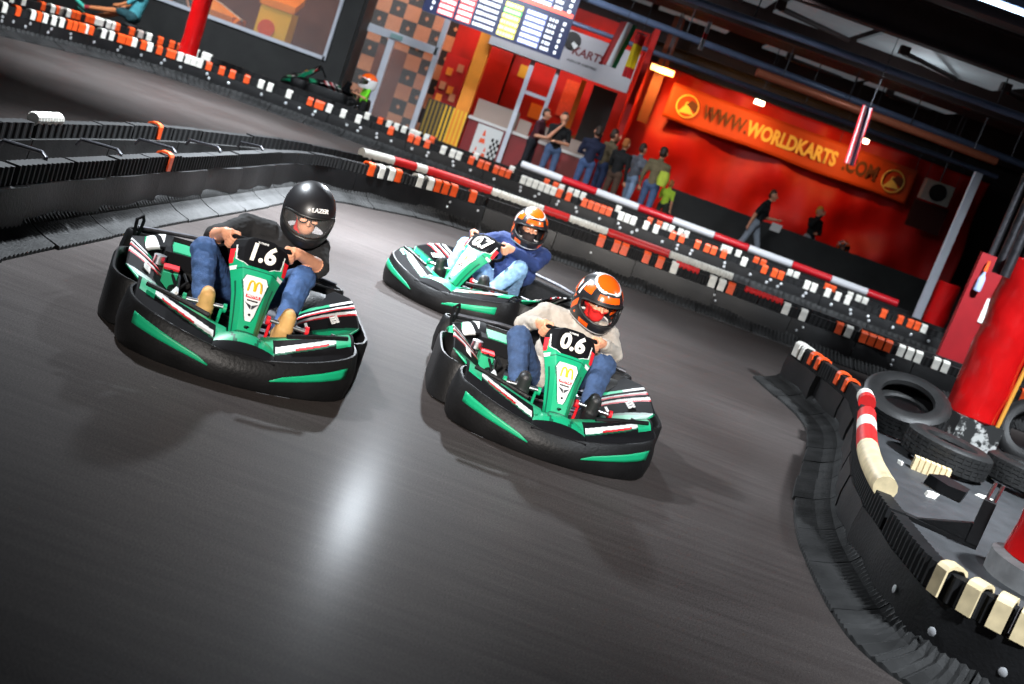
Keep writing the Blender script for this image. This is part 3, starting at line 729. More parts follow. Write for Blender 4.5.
def style_orange(az, el):
    a = abs(az); d = math.degrees(el); A = math.degrees(a)
    # orange disc on the crown with a white border, orange brow, cheek stripes, white lower edge
    p = Vector((math.cos(el) * math.sin(az), -math.cos(el) * math.cos(az), math.sin(el)))
    c = Vector((0, -.34, .94)).normalized(); q = p.angle(c)
    qq = math.degrees(q)
    if qq < 27: return 1
    if qq < 33 and p.y > -.75: return 2
    if A < 27 and 21 < d < 36: return 1
    if 36 < A < 44 and 18 < d < 60: return 0
    if 46 < A < 78 and 26 < d < 46: return 1 if (A * 1.0 + d) < 112 else 2
    if 80 < A < 88 and 10 < d < 50: return 2
    if d < -46: return 2
    if 74 < A < 100 and -34 < d < 2 and (A + d) % 30 < 17: return 1
    if 20 < A < 60 and -45 < d < -32: return 1 if A > 32 else 0
    if 100 < A < 150 and 5 < d < 35: return 1 if (A - d) % 44 < 26 else 2
    return 0

def hand(parts, q, er, n, tg, mi):
    # fist closed on a ring at q; er radial outward, n away from the driver, tg along the ring
    for k, (ln, rr) in enumerate(((.0, .0092), (.002, .0098), (.001, .0095), (-.003, .0085))):
        c = q + tg * ((k - 1.5) * .0215); pr = None
        for a in (-30, 30, 85, 140, 190):
            p = c + (.0265 + ln) * (math.cos(R(a)) * er + math.sin(R(a)) * n)
            if pr is not None: parts.append((pr, rr, p, rr * .95, mi))
            pr = p
    palm = q + er * .022 - n * .026
    parts.append((palm - tg * .028, .021, palm + tg * .028, .021, mi))
    parts.append((palm - tg * .02 + er * .012, .02, palm + tg * .02 + er * .012, .02, mi))
    th = palm + tg * .035 - er * .01
    parts.append((th, .013, th - er * .03 + tg * .012 + n * .005, .011, mi)); parts.append((th - er * .03 + tg * .012 + n * .005, .011, th - er * .045 + n * .028 + tg * .004, .0095, mi))
    return palm + er * .018 - n * .01

def driver(label, kart, lean, mats, head_yaw, head_pitch, style, long_sleeves, head=( .0, .15, .79), knees=(.27, .28), face_cloth=None, hand_ang=(8, 8), glasses=False, roll=0, elbow=(0, 0)):
    # mats: top, trousers, shoe, skin, sole, cloth over face
    t = thing('person', label, 'person', kart.location[:], kart.rotation_euler.z)
    V = Vector; parts = []; TOP, LEG, SHOE, SKIN, SOLE, MASK = range(6)
    hc = V(head) + V((lean, 0, 0)); pel = V((0, .27, .19)); che = V((lean * .62, .25, .46)); nek = hc + V((0, .045, -.13))
    parts += [(pel + V((-.08, 0, 0)), .105, pel + V((.08, 0, 0)), .105, LEG), (pel + V((0, .0, .05)), .14, che - V((0, 0, .10)), .15, TOP),
              (che + V((-.085, 0, -.08)), .115, che + V((.085, 0, -.08)), .115, TOP), (che + V((-.095, 0, .05)), .12, che + V((.095, 0, .05)), .12, TOP),
              (che + V((0, 0, .08)), .10, nek - V((0, 0, .02)), .066, TOP), (nek - V((0, 0, .03)), .056, hc, .055, MASK)]
    shl = []
    WC = V((0, -.20, .555)); wu = V((0, -.62, .78)).normalized(); wn = V((0, -.78, -.62)).normalized(); X = V((1, 0, 0))
    for i, s in enumerate((-1, 1)):
        sh = che + V((s * .205, -.01, .125)); a = R(hand_ang[i]); er = (math.cos(a) * s * X + math.sin(a) * wu); tg = (-math.sin(a) * s * X + math.cos(a) * wu)
        q = WC + er * .158
        wr = hand(parts, q, er, wn, tg, SKIN)
        el = V(((sh.x + wr.x) / 2 + s * (.095 + elbow[i]), (sh.y + wr.y) / 2 + .03, min(sh.z, wr.z) - .07))
        parts += [(che + V((s * .09, 0, .115)), .09, sh, .080, TOP), (sh, .078, el, .064 if not long_sleeves else .060, TOP)]
        if long_sleeves:
            m_ = el.lerp(wr, .82); parts += [(el, .058, m_, .042, TOP), (m_, .03, wr, .026, SKIN)]
        else:
            parts += [(el.lerp(sh, .25), .070, el, .066, TOP), (el, .050, wr, .030, SKIN)]
        hip = V((s * .105, .20, .20)); kn = V((s * knees[i], -.09, .45)); an = V((s * .205, -.40, .175))
        parts += [(hip, .105, kn, .079, LEG), (kn, .078, an + (kn - an) * .1, .054, LEG), (an + (kn - an) * .12, .040, an, .036, SKIN)]
        hl = an + V((0, .0, -.045)); to = V((s * .215, -.475, .335))
        ball = hl.lerp(to, .66)
        parts += [(hl, .044, ball, .048, SHOE), (ball, .048, to - V((0, 0, .012)), .036, SHOE), (an + V((0, 0, .01)), .047, hl.lerp(to, .35), .044, SHOE)]
        dn = V((0, -.030, -.016)); parts += [(hl + dn * 1.2, .042, ball + dn * 1.35, .050, SOLE), (ball + dn * 1.35, .050, to + dn * 1.1, .040, SOLE)]
    # head inside the helmet
    HM = Matrix.Translation(hc) @ Euler((head_pitch, roll, head_yaw), 'ZYX').to_matrix().to_4x4()
    HM = Matrix.Translation(hc) @ Matrix.Rotation(head_yaw, 4, 'Z') @ Matrix.Rotation(roll, 4, 'Y') @ Matrix.Rotation(head_pitch, 4, 'X')
    def h(x, y, z): return HM @ V((x, y, z))
    parts += [(h(0, .01, .035), .094, h(0, .02, .0), .088, SKIN), (h(0, -.035, -.02), .070, h(0, -.05, -.075), .050, SKIN),
              (h(0, -.098, .008), .009, h(0, -.118, -.028), .0135, SKIN), (h(-.035, -.083, -.025), .022, h(.035, -.083, -.025), .022, SKIN), (h(-.036, -.086, .022), .014, h(.036, -.086, .022), .014, SKIN)]
    HI = np.array(HM.inverted())
    def post(c, idx):
        l = c @ HI[:3, :3].T + HI[:3, 3]; ins = (idx == SKIN) & (np.linalg.norm(l, axis=1) < .17)
        if face_cloth == 'brow': idx[ins & ((l[:, 2] > .026) | (np.abs(l[:, 0]) > .062))] = MASK
        if face_cloth == 'mouth': idx[ins & ((l[:, 2] < -.024) | (np.abs(l[:, 0]) > .066))] = MASK
        return idx
    body('body', parts, mats, t, .0062, 3, (TOP, LEG), .0055, post)
    for s in (-1, 1):
        e = MB().lathe([(.0, -.012), (.009, -.008), (.0125, 0), (.009, .008), (0, .012)], 12).build('eye', M_eye, t, True)
        e.matrix_local = HM @ Matrix.Translation((s * .033, -.095, .002)) @ Matrix.Diagonal((1, .6, .62, 1))
        e = MB().lathe([(0, -.003), (.005, 0), (0, .003)], 10, 'Y').build('iris', M_hrim, t, True); e.matrix_local = HM @ Matrix.Translation((s * .033, -.1035, .001))
        MB().tube([h(s * .016, -.103, .017), h(s * .034, -.104, .022), h(s * .052, -.094, .018)], .0035, 6).build('eyebrow', M_hair, t, True)
    if glasses:
        g = MB()
        for s in (-1, 1): g.tube([h(s * .035 + .026 * math.cos(q), -.122 + .010 * abs(math.cos(q) * s + .3) * 0, .0 + .0185 * math.sin(q)) for q in [2 * math.pi * i / 18 for i in range(18)]], .0032, 6, loop=True)
        g.tube([h(-.01, -.124, .004), h(.01, -.124, .004)], .003, 6)
        for s in (-1, 1): g.tube([h(s * .061, -.121, .004), h(s * .085, -.05, .006)], .0028, 6)
        g.build('glasses', M_kblack, t, True)
    hl_, PH = helmet(t, HM, style)
    return t, hl_, PH
M_eye = mat('eye_white', (.8, .8, .78), .2); M_hair = mat('dark_hair', srgb(52, 34, 24), .6, var=.3, scale=60)

M_jeans = mat('blue_jeans', srgb(52, 82, 128), .85, var=.28, scale=22, bump=.25, bscale=160)
M_jeansd = mat('dark_jeans', srgb(44, 66, 100), .85, var=.28, scale=22, bump=.25, bscale=160)
M_jeansl = mat('light_jeans', srgb(122, 158, 196), .85, var=.25, scale=22, bump=.25, bscale=160)
M_bshirt = mat('black_cotton', (.008, .008, .009), .9, var=.3, scale=12)
M_sweat = mat('grey_sweater', srgb(168, 160, 150), .9, var=.1, scale=14, bump=.2, bscale=120)
M_navy = mat('navy_hoodie', srgb(24, 44, 92), .9, var=.2, scale=14, bump=.2, bscale=120)
M_boot = mat('tan_suede', srgb(178, 134, 78), .8, var=.2, scale=20)
M_sole = mat('gum_sole', srgb(196, 152, 92), .7, var=.15, scale=20)
M_shoeb = mat('black_shoe', (.012, .012, .013), .5)
M_solew = mat('pale_sole', srgb(205, 190, 160), .6)
M_scarf = mat('red_cloth', srgb(214, 26, 24), .8, var=.12, scale=20)
M_dkcloth = mat('dark_cloth', (.03, .02, .02), .9)

k1 = make_kart('green and black racing kart numbered 1.6, its driver in a black T-shirt')
k2 = copy_tree(k1); k3 = copy_tree(k1)
k2['label'] = 'green and black racing kart numbered 0.6, its driver in a grey sweater'
k3['label'] = 'green and black racing kart numbered 0.7, its driver in a navy top'
k4 = copy_tree(k1)
for k, s in ((k1, '1.6'), (k2, '0.6'), (k3, '0.7')): race_number(k, s)
k1.location = (-1.51, 6.53, 0); k1.rotation_euler.z = R(19)
k2.location = (.285, 7.22, 0); k2.rotation_euler.z = R(8)
k3.location = (-.37, 10.17, 0); k3.rotation_euler.z = R(-25)
for k in (k1, k2, k3): k['group'] = 'racing karts on the track'
d1, h1, PH = driver('driver in black T-shirt, jeans and matt black helmet steering kart 1.6', k1, .235, [M_bshirt, M_jeans, M_boot, M_skin, M_sole, M_scarf], R(-1), R(17), style_black, False, face_cloth='brow', glasses=True, roll=R(-4))
d2, h2, PH = driver('driver in light grey sweater with orange and black helmet in kart 0.6', k2, .15, [M_sweat, M_jeansd, M_shoeb, M_skin, M_shoeb, M_scarf], R(14), R(14), style_orange, True, face_cloth='mouth', roll=R(-4))
d3, h3, PH = driver('driver in navy top and pale jeans with orange helmet in kart 0.7', k3, .13, [M_navy, M_jeansl, M_shoeb, M_skin, M_shoeb, M_dkcloth], R(38), R(8), style_orange, True, face_cloth='mouth', roll=R(-4))
# helmet lettering and clear visor on the black helmet
p = PH(R(14), R(30)); px = PH(R(20), R(30)) - PH(R(8), R(30)); py = PH(R(14), R(36)) - PH(R(14), R(24))
text('helmet_text', 'LAZER', .030, p * 1.02, px, py, M_hwhite, h1, .0005, .2, .005)
def PV(u, v):
    az = R(lerp(-60, 60, u)); return PH(az, R(lerp(-20, 12, v))) * 1.02
vz = patch('clear_visor', PV, lambda u, v: 0, [M_glass], 24, 8, h1, .003)

# ------------------------------------------------------------------ infield: mat, tyres, red padded pillar, debris
M_mat = mat('infield_rubber', (.034, .036, .039), .6, var=.3, scale=5, bump=.2, bscale=90)
inf = MB().prism([(2.95, 11.6, 0), (3.0, 10.2, 0), (2.62, 8.2, 0), (2.36, 6.6, 0), (2.38, 5.8, 0), (2.6, 5.35, 0), (3.2, 4.85, 0), (5.2, 4.6, 0), (6.5, 7, 0), (6.5, 13.6, 0), (4, 13.9, 0)], (0, 0, .012)).build('infield_mat', M_mat)
tag(inf, 'grey rubber matting inside the curved barrier under the tyres', 'mat')
def tyre_mesh(r, wd):
    h = wd / 2; b = MB()
    prof = [(r * .60, -h * .55), (r * .62, -h * .85), (r * .75, -h), (r * .90, -h * .95), (r * .965, -h * .82)]
    tr = []
    for i in range(5):
        y0 = -h * .78 + i * (h * 1.56 / 5); tr += [(r, y0), (r, y0 + h * .26), (r * .972, y0 + h * .27), (r * .972, y0 + h * .31)]
    prof += tr[:-2] + [(r * .965, h * .82), (r * .90, h * .95), (r * .75, h), (r * .62, h * .85), (r * .60, h * .55), (r * .64, h * .4), (r * .93, h * .3), (r * .93, -h * .3), (r * .64, -h * .4)]
    n = 44; rings = []
    b.lathe(prof, n, 'Z', loop=True)
    # tread blocks across
    for i in range(60):
        a = 2 * math.pi * i / 60
        b.box((r * .995 * math.cos(a), r * .995 * math.sin(a), (-1) ** i * h * .42), (r * .03, r * .055, h * .62), (0, 0, a))
    return b.mesh('tyre', M_tyre, True)
TM = tyre_mesh(.34, .22)
def loose_tyre(label, loc, rot, sc=1):
    o = link('car_tyre', TM, None, loc, rot); o.scale = (sc,) * 3; return tag(o, label, 'tyre', 'loose tyres round the red pillar')
loose_tyre('worn car tyre leaning against the others beside the orange clips', (3.72, 11.35, .30), (R(20), R(-16), .3), 1.22)
loose_tyre('car tyre lying flat with a cream cap before its tread', (3.93, 10.45, .158), (R(2), R(1), .8), 1.12)
loose_tyre('car tyre lying flat below the scuffed pillar base', (4.76, 10.7, .152), (R(-2), R(2), .2), 1.08)
loose_tyre('car tyre propped upright behind the red padded pillar', (5.3, 12.2, .375), (R(72), R(0), R(-30)), 1.0)
# padded pillar
def padded(name, label, x, y, r, z0, z1, tilt=0, n=22, parent=None, mat_=None, seed=1):
    t = thing(name, label, 'pillar', (x, y, 0)); b = MB(); rings = []; K = int(50 * (z1 - z0)) + 10; n = 56
    for i in range(K + 1):
        z = lerp(z0, z1, i / K); ring = []
        for j in range(n):
            a = 2 * math.pi * j / n
            w_ = .028 * noise.noise(Vector((math.cos(a) * 1.6, math.sin(a) * 1.6 + z * 1.2, z * 3.0 + seed))) + .03 * abs(noise.noise(Vector((math.cos(a - z * 1.1) * 3.2, math.sin(a - z * 1.1) * 3.2, z * 1.6 + seed)))) + .012 * math.sin(2 * a + 14 * z)
            ring.append(Vector((r * (.98 + w_ * 1.6) * (.94 if i in (0, K) else 1) * math.cos(a), r * (.98 + w_ * 1.6) * (.94 if i in (0, K) else 1) * math.sin(a), z)))
        rings.append(ring)
    pass; b.loft(rings).build('vinyl_padding', mat_ or M_padred, t, True)
    return t
pil = padded('padded_pillar', 'steel pillar wrapped in glossy red vinyl padding among the tyres', 4.62, 12.1, .27, .33, 1.98, seed=2)
M_scuff = bpy.data.materials.new('scuffed_paint'); M_scuff.use_nodes = True
nt = M_scuff.node_tree; bs = nt.nodes['Principled BSDF']; tcn = nt.nodes.new('ShaderNodeTexCoord'); nz = nt.nodes.new('ShaderNodeTexNoise'); nz.inputs['Scale'].default_value = 5; nz.inputs['Detail'].default_value = 8; nz.inputs['Roughness'].default_value = .7
rmp = nt.nodes.new('ShaderNodeValToRGB'); rmp.color_ramp.elements[0].position = .54; rmp.color_ramp.elements[0].color = (.03, .03, .03, 1); rmp.color_ramp.elements[1].position = .58; rmp.color_ramp.elements[1].color = (.55, .55, .53, 1)
nt.links.new(tcn.outputs['Object'], nz.inputs['Vector']); nt.links.new(nz.outputs['Fac'], rmp.inputs['Fac']); nt.links.new(rmp.outputs['Color'], bs.inputs['Base Color'])
MB().box((0, 0, .17), (.50, .50, .34), (0, 0, R(12))).build('pillar_base', M_scuff, pil)
MB().tube([(.22, -.19, .34), (.24, -.18, 1.1), (.24, -.18, 1.95)], .022, 8).build('yellow_strap', mat('strap_yellow', srgb(226, 160, 60), .6), pil, True)
MB().b2(-.13, .13, -.13, .13, 1.9, 5.2).build('pillar_shaft', mat('shaft_dark', srgb(30, 28, 32), .6), pil)
for dx, dy in ((-.30, -.12), (-.24, .3)): MB().tube([(dx, dy, 1.75), (dx, dy, 5.2)], .05, 10).build('conduit', M_steel, pil, True)
p2 = padded('padded_post', 'short red vinyl padded block at the end of the infield', 3.72, 7.4, .33, .16, .72, seed=5)
MB().lathe([(0, .012), (.40, .012), (.40, .15), (.34, .17), (0, .17)], 24).build('post_base', mat('base_grey', (.2, .2, .2), .6, var=.3, scale=8), p2, True)
# debris
b = MB()
for i in range(7): b.box((i * .045 - .135, 0, .055), (.036, .11, .11))
b.box((0, 0, .05), (.31, .09, .09))
tag(b.build('cream_rail_cap', M_cream, None, False, (3.66, 9.9, .012), (0, 0, R(-12))), 'cream ribbed rail cap leaning on the tyre tread', 'cap')
def shard(name, label, pts, h, loc, rz, m, cat, tilt=0):
    o = MB().prism([(x, y, 0) for x, y in pts], (.02, .01, h)).build(name, m, None, False, loc, (tilt, 0, rz)); return tag(o, label, cat)
shard('broken_clip', 'black torn rubber piece lying beside white scraps', [(-.16, -.05), (.05, -.08), (.18, -.03), (.15, .06), (-.1, .08)], .09, (3.62, 9.35, .03), R(-50), M_rubber, 'debris', R(12))
shard('white_scrap', 'larger white broken plastic scrap beside the torn rubber', [(-.06, -.04), (.02, -.05), (.07, 0), (.03, .05), (-.03, .03)], .03, (3.42, 9.05, .012), .3, M_white, 'debris')
shard('white_scrap', 'small white plastic scrap by the cream cap', [(-.03, -.03), (.03, -.02), (.02, .03)], .025, (3.40, 9.9, .012), .9, M_white, 'debris')
shard('white_scrap', 'white plastic splinter between the flat tyres', [(-.07, -.015), (.05, -.03), (.06, .01), (-.02, .03)], .02, (4.1, 9.75, .012), -.5, M_white, 'debris')
br = thing('barrier_bracket', 'black steel barrier bracket with two upright pins on the infield', 'bracket', (3.2, 7.95, .012), R(-20))
MB().b2(-.30, .22, -.04, .04, 0, .03).build('foot_bar', M_strip, br)
MB().b2(.14, .22, -.05, .05, .03, .34).build('upright', M_strip, br)
MB().prism([(-.2, -.03, .03), (.14, -.03, .03), (.14, -.03, .16)], (0, .06, 0)).build('gusset', M_rubber, br)
for x in (.155, .205): MB().tube([(x, 0, .34), (x + .01, 0, .47)], .013, 8).build('pin', M_silver, br, True)

# ------------------------------------------------------------------ pit building and spectator side
M_alu = mat('grey_aluminium', srgb(198, 202, 212), .45, var=.06, scale=5)
M_pane = mat('window_glass', (.6, .6, .6), .06, alpha=.10)
M_tanb = mat('tan_tile', srgb(205, 140, 100), .6, var=.1, scale=6)
M_blkt = mat('black_tile', (.02, .016, .014), .5)
M_redwall = mat('red_wall', srgb(186, 22, 14), .7, var=.45, scale=1.1)  # blotchy tone paints the room's uneven lamp glow into the red
M_brown = mat('brown_wall', srgb(120, 70, 55), .8, var=.15, scale=3)
M_or = mat('orange_paint', srgb(236, 140, 36), .6, var=.1, scale=3)
M_yel = mat('yellow_paint', srgb(240, 188, 40), .5)
M_maroon = mat('maroon_panel', srgb(128, 14, 22), .45, var=.12, scale=3)
M_grey = mat('counter_grey', srgb(150, 132, 122), .6)
# left window wall
wl = struct(MB().b2(-16, -5.5, 26.5, 26.7, 0, 1.08).b2(-5.94, -5.5, 26.5, 26.7, 1.08, 4.0).b2(-16, -5.94, 26.5, 26.7, 3.6, 5.2).build('wall_pit', M_wallblk), 'black pit wall with a wide window')
wn = struct(MB().b2(-15.9, -5.94, 26.44, 26.5, 1.06, 1.14).b2(-5.99, -5.92, 26.44, 26.5, 1.06, 3.6).b2(-15.9, -5.94, 26.44, 26.5, 3.54, 3.62).build('window_1', M_alu), 'wide window with pale frame into the lounge')
MB().b2(-15.9, -5.98, 26.56, 26.57, 1.1, 3.58).build('pane', M_pane, wn)
struct(MB().b2(-16, -5.6, 30.4, 30.5, 0, 4.0).build('wall_lounge', M_brown))
# lounge contents
cab = thing('arcade_cabinet', 'yellow arcade cabinet with a sloping orange top in the lounge', 'cabinet', (-7.75, 28.6, 0))
MB().prism([(-.38, -.3, 0), (.38, -.3, 0), (.38, -.3, 1.75), (-.38, -.3, 1.75)], (0, .6, 0)).build('body', M_yel, cab)
MB().prism([(-.42, -.34, 1.75), (.42, -.34, 1.75), (.42, .34, 2.02), (-.42, .34, 2.02)], (0, 0, .16)).build('top', M_or, cab)
MB().lathe([(0, 0), (.2, 0), (.2, .03), (0, .03)], 20, 'Y').build('disc_emblem', M_orange, cab, True, (-.1, -.36, 1.25))
sc = thing('show_car', 'orange and white show car displayed behind the lounge window', 'car', (-9.35, 28.1, 0))
def PCAR(u, v):
    a = (u - .5) * 2; L = lerp(-.95, .95, v); hgt = interp([0, .2, .45, .7, 1], [1.62, 1.66, 1.52, 1.42, 1.22], v)
    return Vector((L, a * .55, hgt - .28 * abs(a) ** 2.5))
patch('bonnet', PCAR, lambda u, v: 1 if .42 < u < .58 else (0 if v > .12 else 1), [M_or, M_kwhite], 20, 24, sc, .04)
MB().b2(-.95, .9, -.55, .55, .5, 1.24).build('body', mat('orange_body', srgb(230, 120, 30), .4), sc)
for x in (-.6, .6):
    for y in (-.55, .55): MB().lathe([(.1, -.1), (.27, -.1), (.30, -.06), (.30, .06), (.27, .1), (.1, .1)], 20, 'Y', loop=True).build('wheel', M_tyre, sc, True, (x, y, .31))
MB().b2(-.9, .9, -.4, .4, .2, .5).build('chassis', M_strip, sc)
poster = MB().b2(-.22, .22, -.02, .02, -.35, .35).build('poster', mat('poster_dark', srgb(70, 36, 34), .6), None, False, (-8.45, 30.36, 2.1)); tag(poster, 'dark framed poster on the brown lounge wall', 'poster')
area('lounge_lamp', (-8.2, 27.6, 3.5), (-8.2, 28.8, .5), 45, (1, .62, .34), 2.5, .8)
# glazed doors
dr = struct(MB().b2(-5.80, -5.68, 27.45, 27.57, 0, 4.2).b2(-4.93, -4.79, 27.45, 27.57, 0, 2.0).b2(-3.86, -3.74, 27.45, 27.57, 0, 4.2).b2(-5.7, -3.8, 27.45, 27.57, 1.98, 2.16).b2(-5.7, -3.8, 27.46, 27.56, 0, .12).build('door_1', M_alu), 'double glazed door with grey frame and glass above')
for x0, x1, z0, z1 in ((-5.68, -4.93, .12, 1.98), (-4.79, -3.86, .12, 1.98), (-5.68, -3.86, 2.16, 4.0)): MB().b2(x0, x1, 27.5, 27.512, z0, z1).build('pane', M_pane, dr)
MB().b2(-4.9, -4.62, 27.40, 27.46, 2.02, 2.12).build('door_closer', mat('closer', srgb(130, 160, 160), .5), dr)
struct(MB().b2(-5.5, -5.44, 26.6, 27.6, 0, 4.2).b2(-6.0, -5.78, 27.45, 27.6, 0, 5.2).build('wall_reveal', M_wallblk))
chk = struct(MB().b2(-5.85, -3.72, 29.3, 29.4, 0, 4.2).build('wall_checker', M_brown), 'wall of tan and black square tiles behind the glass door')
tile_a = MB().b2(-.18, .18, -.015, 0, -.18, .18).mesh('tile', M_tanb); tile_b = MB().b2(-.18, .18, -.012, 0, -.18, .18).mesh('tile', M_blkt)
dia = MB().prism([(-.05, -.02, 0), (0, -.02, -.06), (.05, -.02, 0), (0, -.02, .06)], (0, .006, 0)).mesh('tile_emblem', M_tanb)
for i in range(6):
    for j in range(11):
        x = -5.62 + i * .363; z = .18 + j * .363
        if 1 <= i <= 2 and j < 5: continue
        o = link('tile', tile_a if (i + j) % 2 else tile_b, chk, (x, 29.3, z))
        if (i + j) % 2 == 0: link('tile_emblem', dia, o)
area('door_lamp', (-4.7, 28.2, 3.9), (-4.7, 29.0, .8), 22, (1, .75, .55), 1.5, .4)
# red room between doors and orange pillar
struct(MB().b2(-3.74, -2.3, 29.2, 29.3, 0, 4.2).build('wall_redroom', M_redwall))
hw = thing('striped_wall', 'low black wall with upright yellow slats beside the counter', 'low wall', (-3.15, 27.5, 0))
MB().b2(-.50, .46, -.04, .04, 0, 1.05).build('panel', M_blkt, hw)
for i in range(10): MB().b2(-.46 + i * .095, -.415 + i * .095, -.06, -.035, .02, 1.03).build('slat', M_yel if i > 3 else mat('dull_yellow', srgb(150, 120, 40), .6), hw)
op = MB().b2(-3.0, -2.70, 27.45, 27.75, 0, 4.0).build('orange_pillar', M_or); tag(op, 'orange painted pillar beside the striped low wall', 'pillar')
mc = thing('vending_machine', 'red vending machine with pale product boxes beyond the door', 'machine', (-3.42, 28.7, 0))
MB().b2(-.28, .28, -.25, .3, 0, 2.15).build('body', M_redwall, mc)
for i, (x, z) in enumerate(((-.15, 1.1), (-.15, 1.4), (.05, 1.35), (.12, 1.9), (-.1, 1.75), (.15, 1.2))): MB().b2(x - .07, x + .07, -.29, -.25, z - .09, z + .09).build('product_box', M_tanb if i % 2 else M_or, mc)
area('red_lamp', (-3.2, 28.0, 3.7), (-3.2, 28.9, 1), 26, (1, .4, .15), .8, .4)
# reception counter
ct = thing('reception_counter', 'maroon reception counter with white top and grey screens', 'counter', (-1.15, 27.6, 0))
MB().b2(-1.5, 1.42, -.04, .5, 0, .93).build('front_panel', M_maroon, ct)
MB().b2(-1.53, 1.45, -.10, .55, .93, .99).build('counter_top', mat('counter_white', srgb(205, 200, 198), .4), ct)
for x0, x1, z in ((-1.45, -.45, 1.42), (.05, .45, 1.33), (.6, 1.35, 1.28)): MB().b2(x0, x1, .1, .16, .99, z).build('screen', M_grey, ct)
MB().b2(-.42, -.12, .02, .3, .99, 1.3).build('till', M_grey, ct)
po = thing('cone_poster', 'white poster of red cones and a chequered flag on the counter', 'poster', (-2.1, 27.5, 0))
MB().b2(-.30, .30, -.03, 0, .10, .90).build('sheet', M_kwhite, po)
for (x, z, h) in ((-.1, .5, .30), (-.18, .2, .18), (.02, .22, .2)):
    MB().prism([(x - h * .25, -.035, z), (x + h * .25, -.035, z), (x + .01, -.035, z + h), (x - .01, -.035, z + h)], (0, .005, 0)).build('cone_print', M_orange, po)
    MB().b2(x - h * .15, x + h * .15, -.038, -.034, z + h * .35, z + h * .55).build('cone_band', M_kwhite, po)
for i in range(4):
    for j in range(6):
        if (i + j) % 2: MB().b2(.10 + i * .05, .15 + i * .05, -.036, -.03, .2 + j * .08, .28 + j * .08).build('flag_check', M_kblack, po)
fr_ = struct(MB().b2(-1.74, -1.64, 27.34, 27.44, 0, 2.75).b2(-1.14, -1.05, 27.34, 27.44, 0, 2.75).b2(-1.74, -1.05, 27.35, 27.43, 1.86, 1.94).b2(-2.7, -1.05, 27.34, 27.44, 2.6, 2.75).build('trim_1', M_alu), 'pale window frame above the counter')
struct(MB().b2(-2.3, .6, 29.9, 30.0, 0, 4.2).build('wall_reception', M_redwall))
tag(MB().b2(-.25, .34, 28.6, 28.9, 0, 2.6).build('dark_door_leaf', mat('door_black', srgb(28, 34, 40), .5)), 'tall dark door leaf behind the reception counter', 'door')
tag(MB().b2(-.55, -.43, 28.4, 28.5, .0, 2.6).build('yellow_post', M_or), 'slim orange post beside the dark door leaf', 'post')
tag(MB().b2(.62, .75, 27.9, 29.8, 0, 4.2).build('red_partition', M_redwall), 'red partition wall between reception and curtain', 'partition')
area('reception_lamp', (-.9, 28.6, 3.8), (-.9, 29.6, 1), 34, (1, .42, .16), 2.2, .5)
for (x, z, w_, h_, m, lab) in ((-1.95, 2.35, .3, .3, M_yel, 'yellow square patch of painted glow on the red reception wall'), (-1.3, 1.55, .5, .35, M_or, 'orange patch of painted glow behind the counter frame'), (.0, 1.75, .5, .25, M_yel, 'low yellow patch of painted glow beside the dark door leaf'), (-.75, 2.1, .34, .9, M_orange, 'tall orange patch of painted glow on the red reception wall')):
    tag(MB().b2(x - w_ / 2, x + w_ / 2, 29.86, 29.9, z - h_ / 2, z + h_ / 2).build('glow_patch', m), lab, 'poster')  # added panels whose colour stands in for orange-lit areas of the wall
pt = thing('potted_plant', 'green potted plant on the counter end', 'plant', (-.42, 27.9, .99))
MB().lathe([(0, 0), (.07, 0), (.09, .14), (0, .14)], 14).build('pot', M_grey, pt, True)
for q in range(14):
    a = q * 2.4; l_ = .22 + .1 * random.random(); MB().prism([(0, 0, .13), (.1 * math.cos(a) - .03 * math.sin(a), .1 * math.sin(a) + .03 * math.cos(a), .13 + l_ * .6), (.2 * math.cos(a), .2 * math.sin(a), .13 + l_), (.1 * math.cos(a) + .03 * math.sin(a), .1 * math.sin(a) - .03 * math.cos(a), .13 + l_ * .6)], (0, 0, .004)).build('leaf', mat('leaf_green', srgb(70, 96, 30), .6), pt)
# white hall sign with dark lettering
sg = thing('hall_sign', 'long white sign board with dark red lettering above reception', 'sign', (-1.0, 27.25, 2.62))
MB().b2(-1.75, 1.5, -.04, .08, 0, .88).build('board', mat('sign_white', srgb(176, 172, 176), .5, var=.05, scale=2), sg)
M_dkred = mat('sign_darkred', srgb(110, 30, 34), .5)
text('sign_text', 'WORLD', .30, (-.75, -.045, .50), (1, 0, 0), (0, 0, 1), M_blkt, sg, .004, .1, .004)
text('sign_text', 'KARTS', .25, (.42, -.045, .48), (1, 0, 0), (0, 0, 1), M_dkred, sg, .006, .1, .004)
text('sign_text', 'INDOOR KARTING', .08, (.35, -.045, .25), (1, 0, 0), (0, 0, 1), M_blkt, sg, .001, .0, .004)
lg = MB().lathe([(0, 0), (.20, 0), (.20, .01), (0, .01)], 24, 'Y').build('globe_logo', M_blkt, sg, True, (-.02, -.055, .66))
MB().prism([(-.02, -.06, .60), (.08, -.06, .50), (.14, -.06, .60), (.02, -.06, .66)], (0, .012, 0)).build('logo_road', M_kwhite, sg)
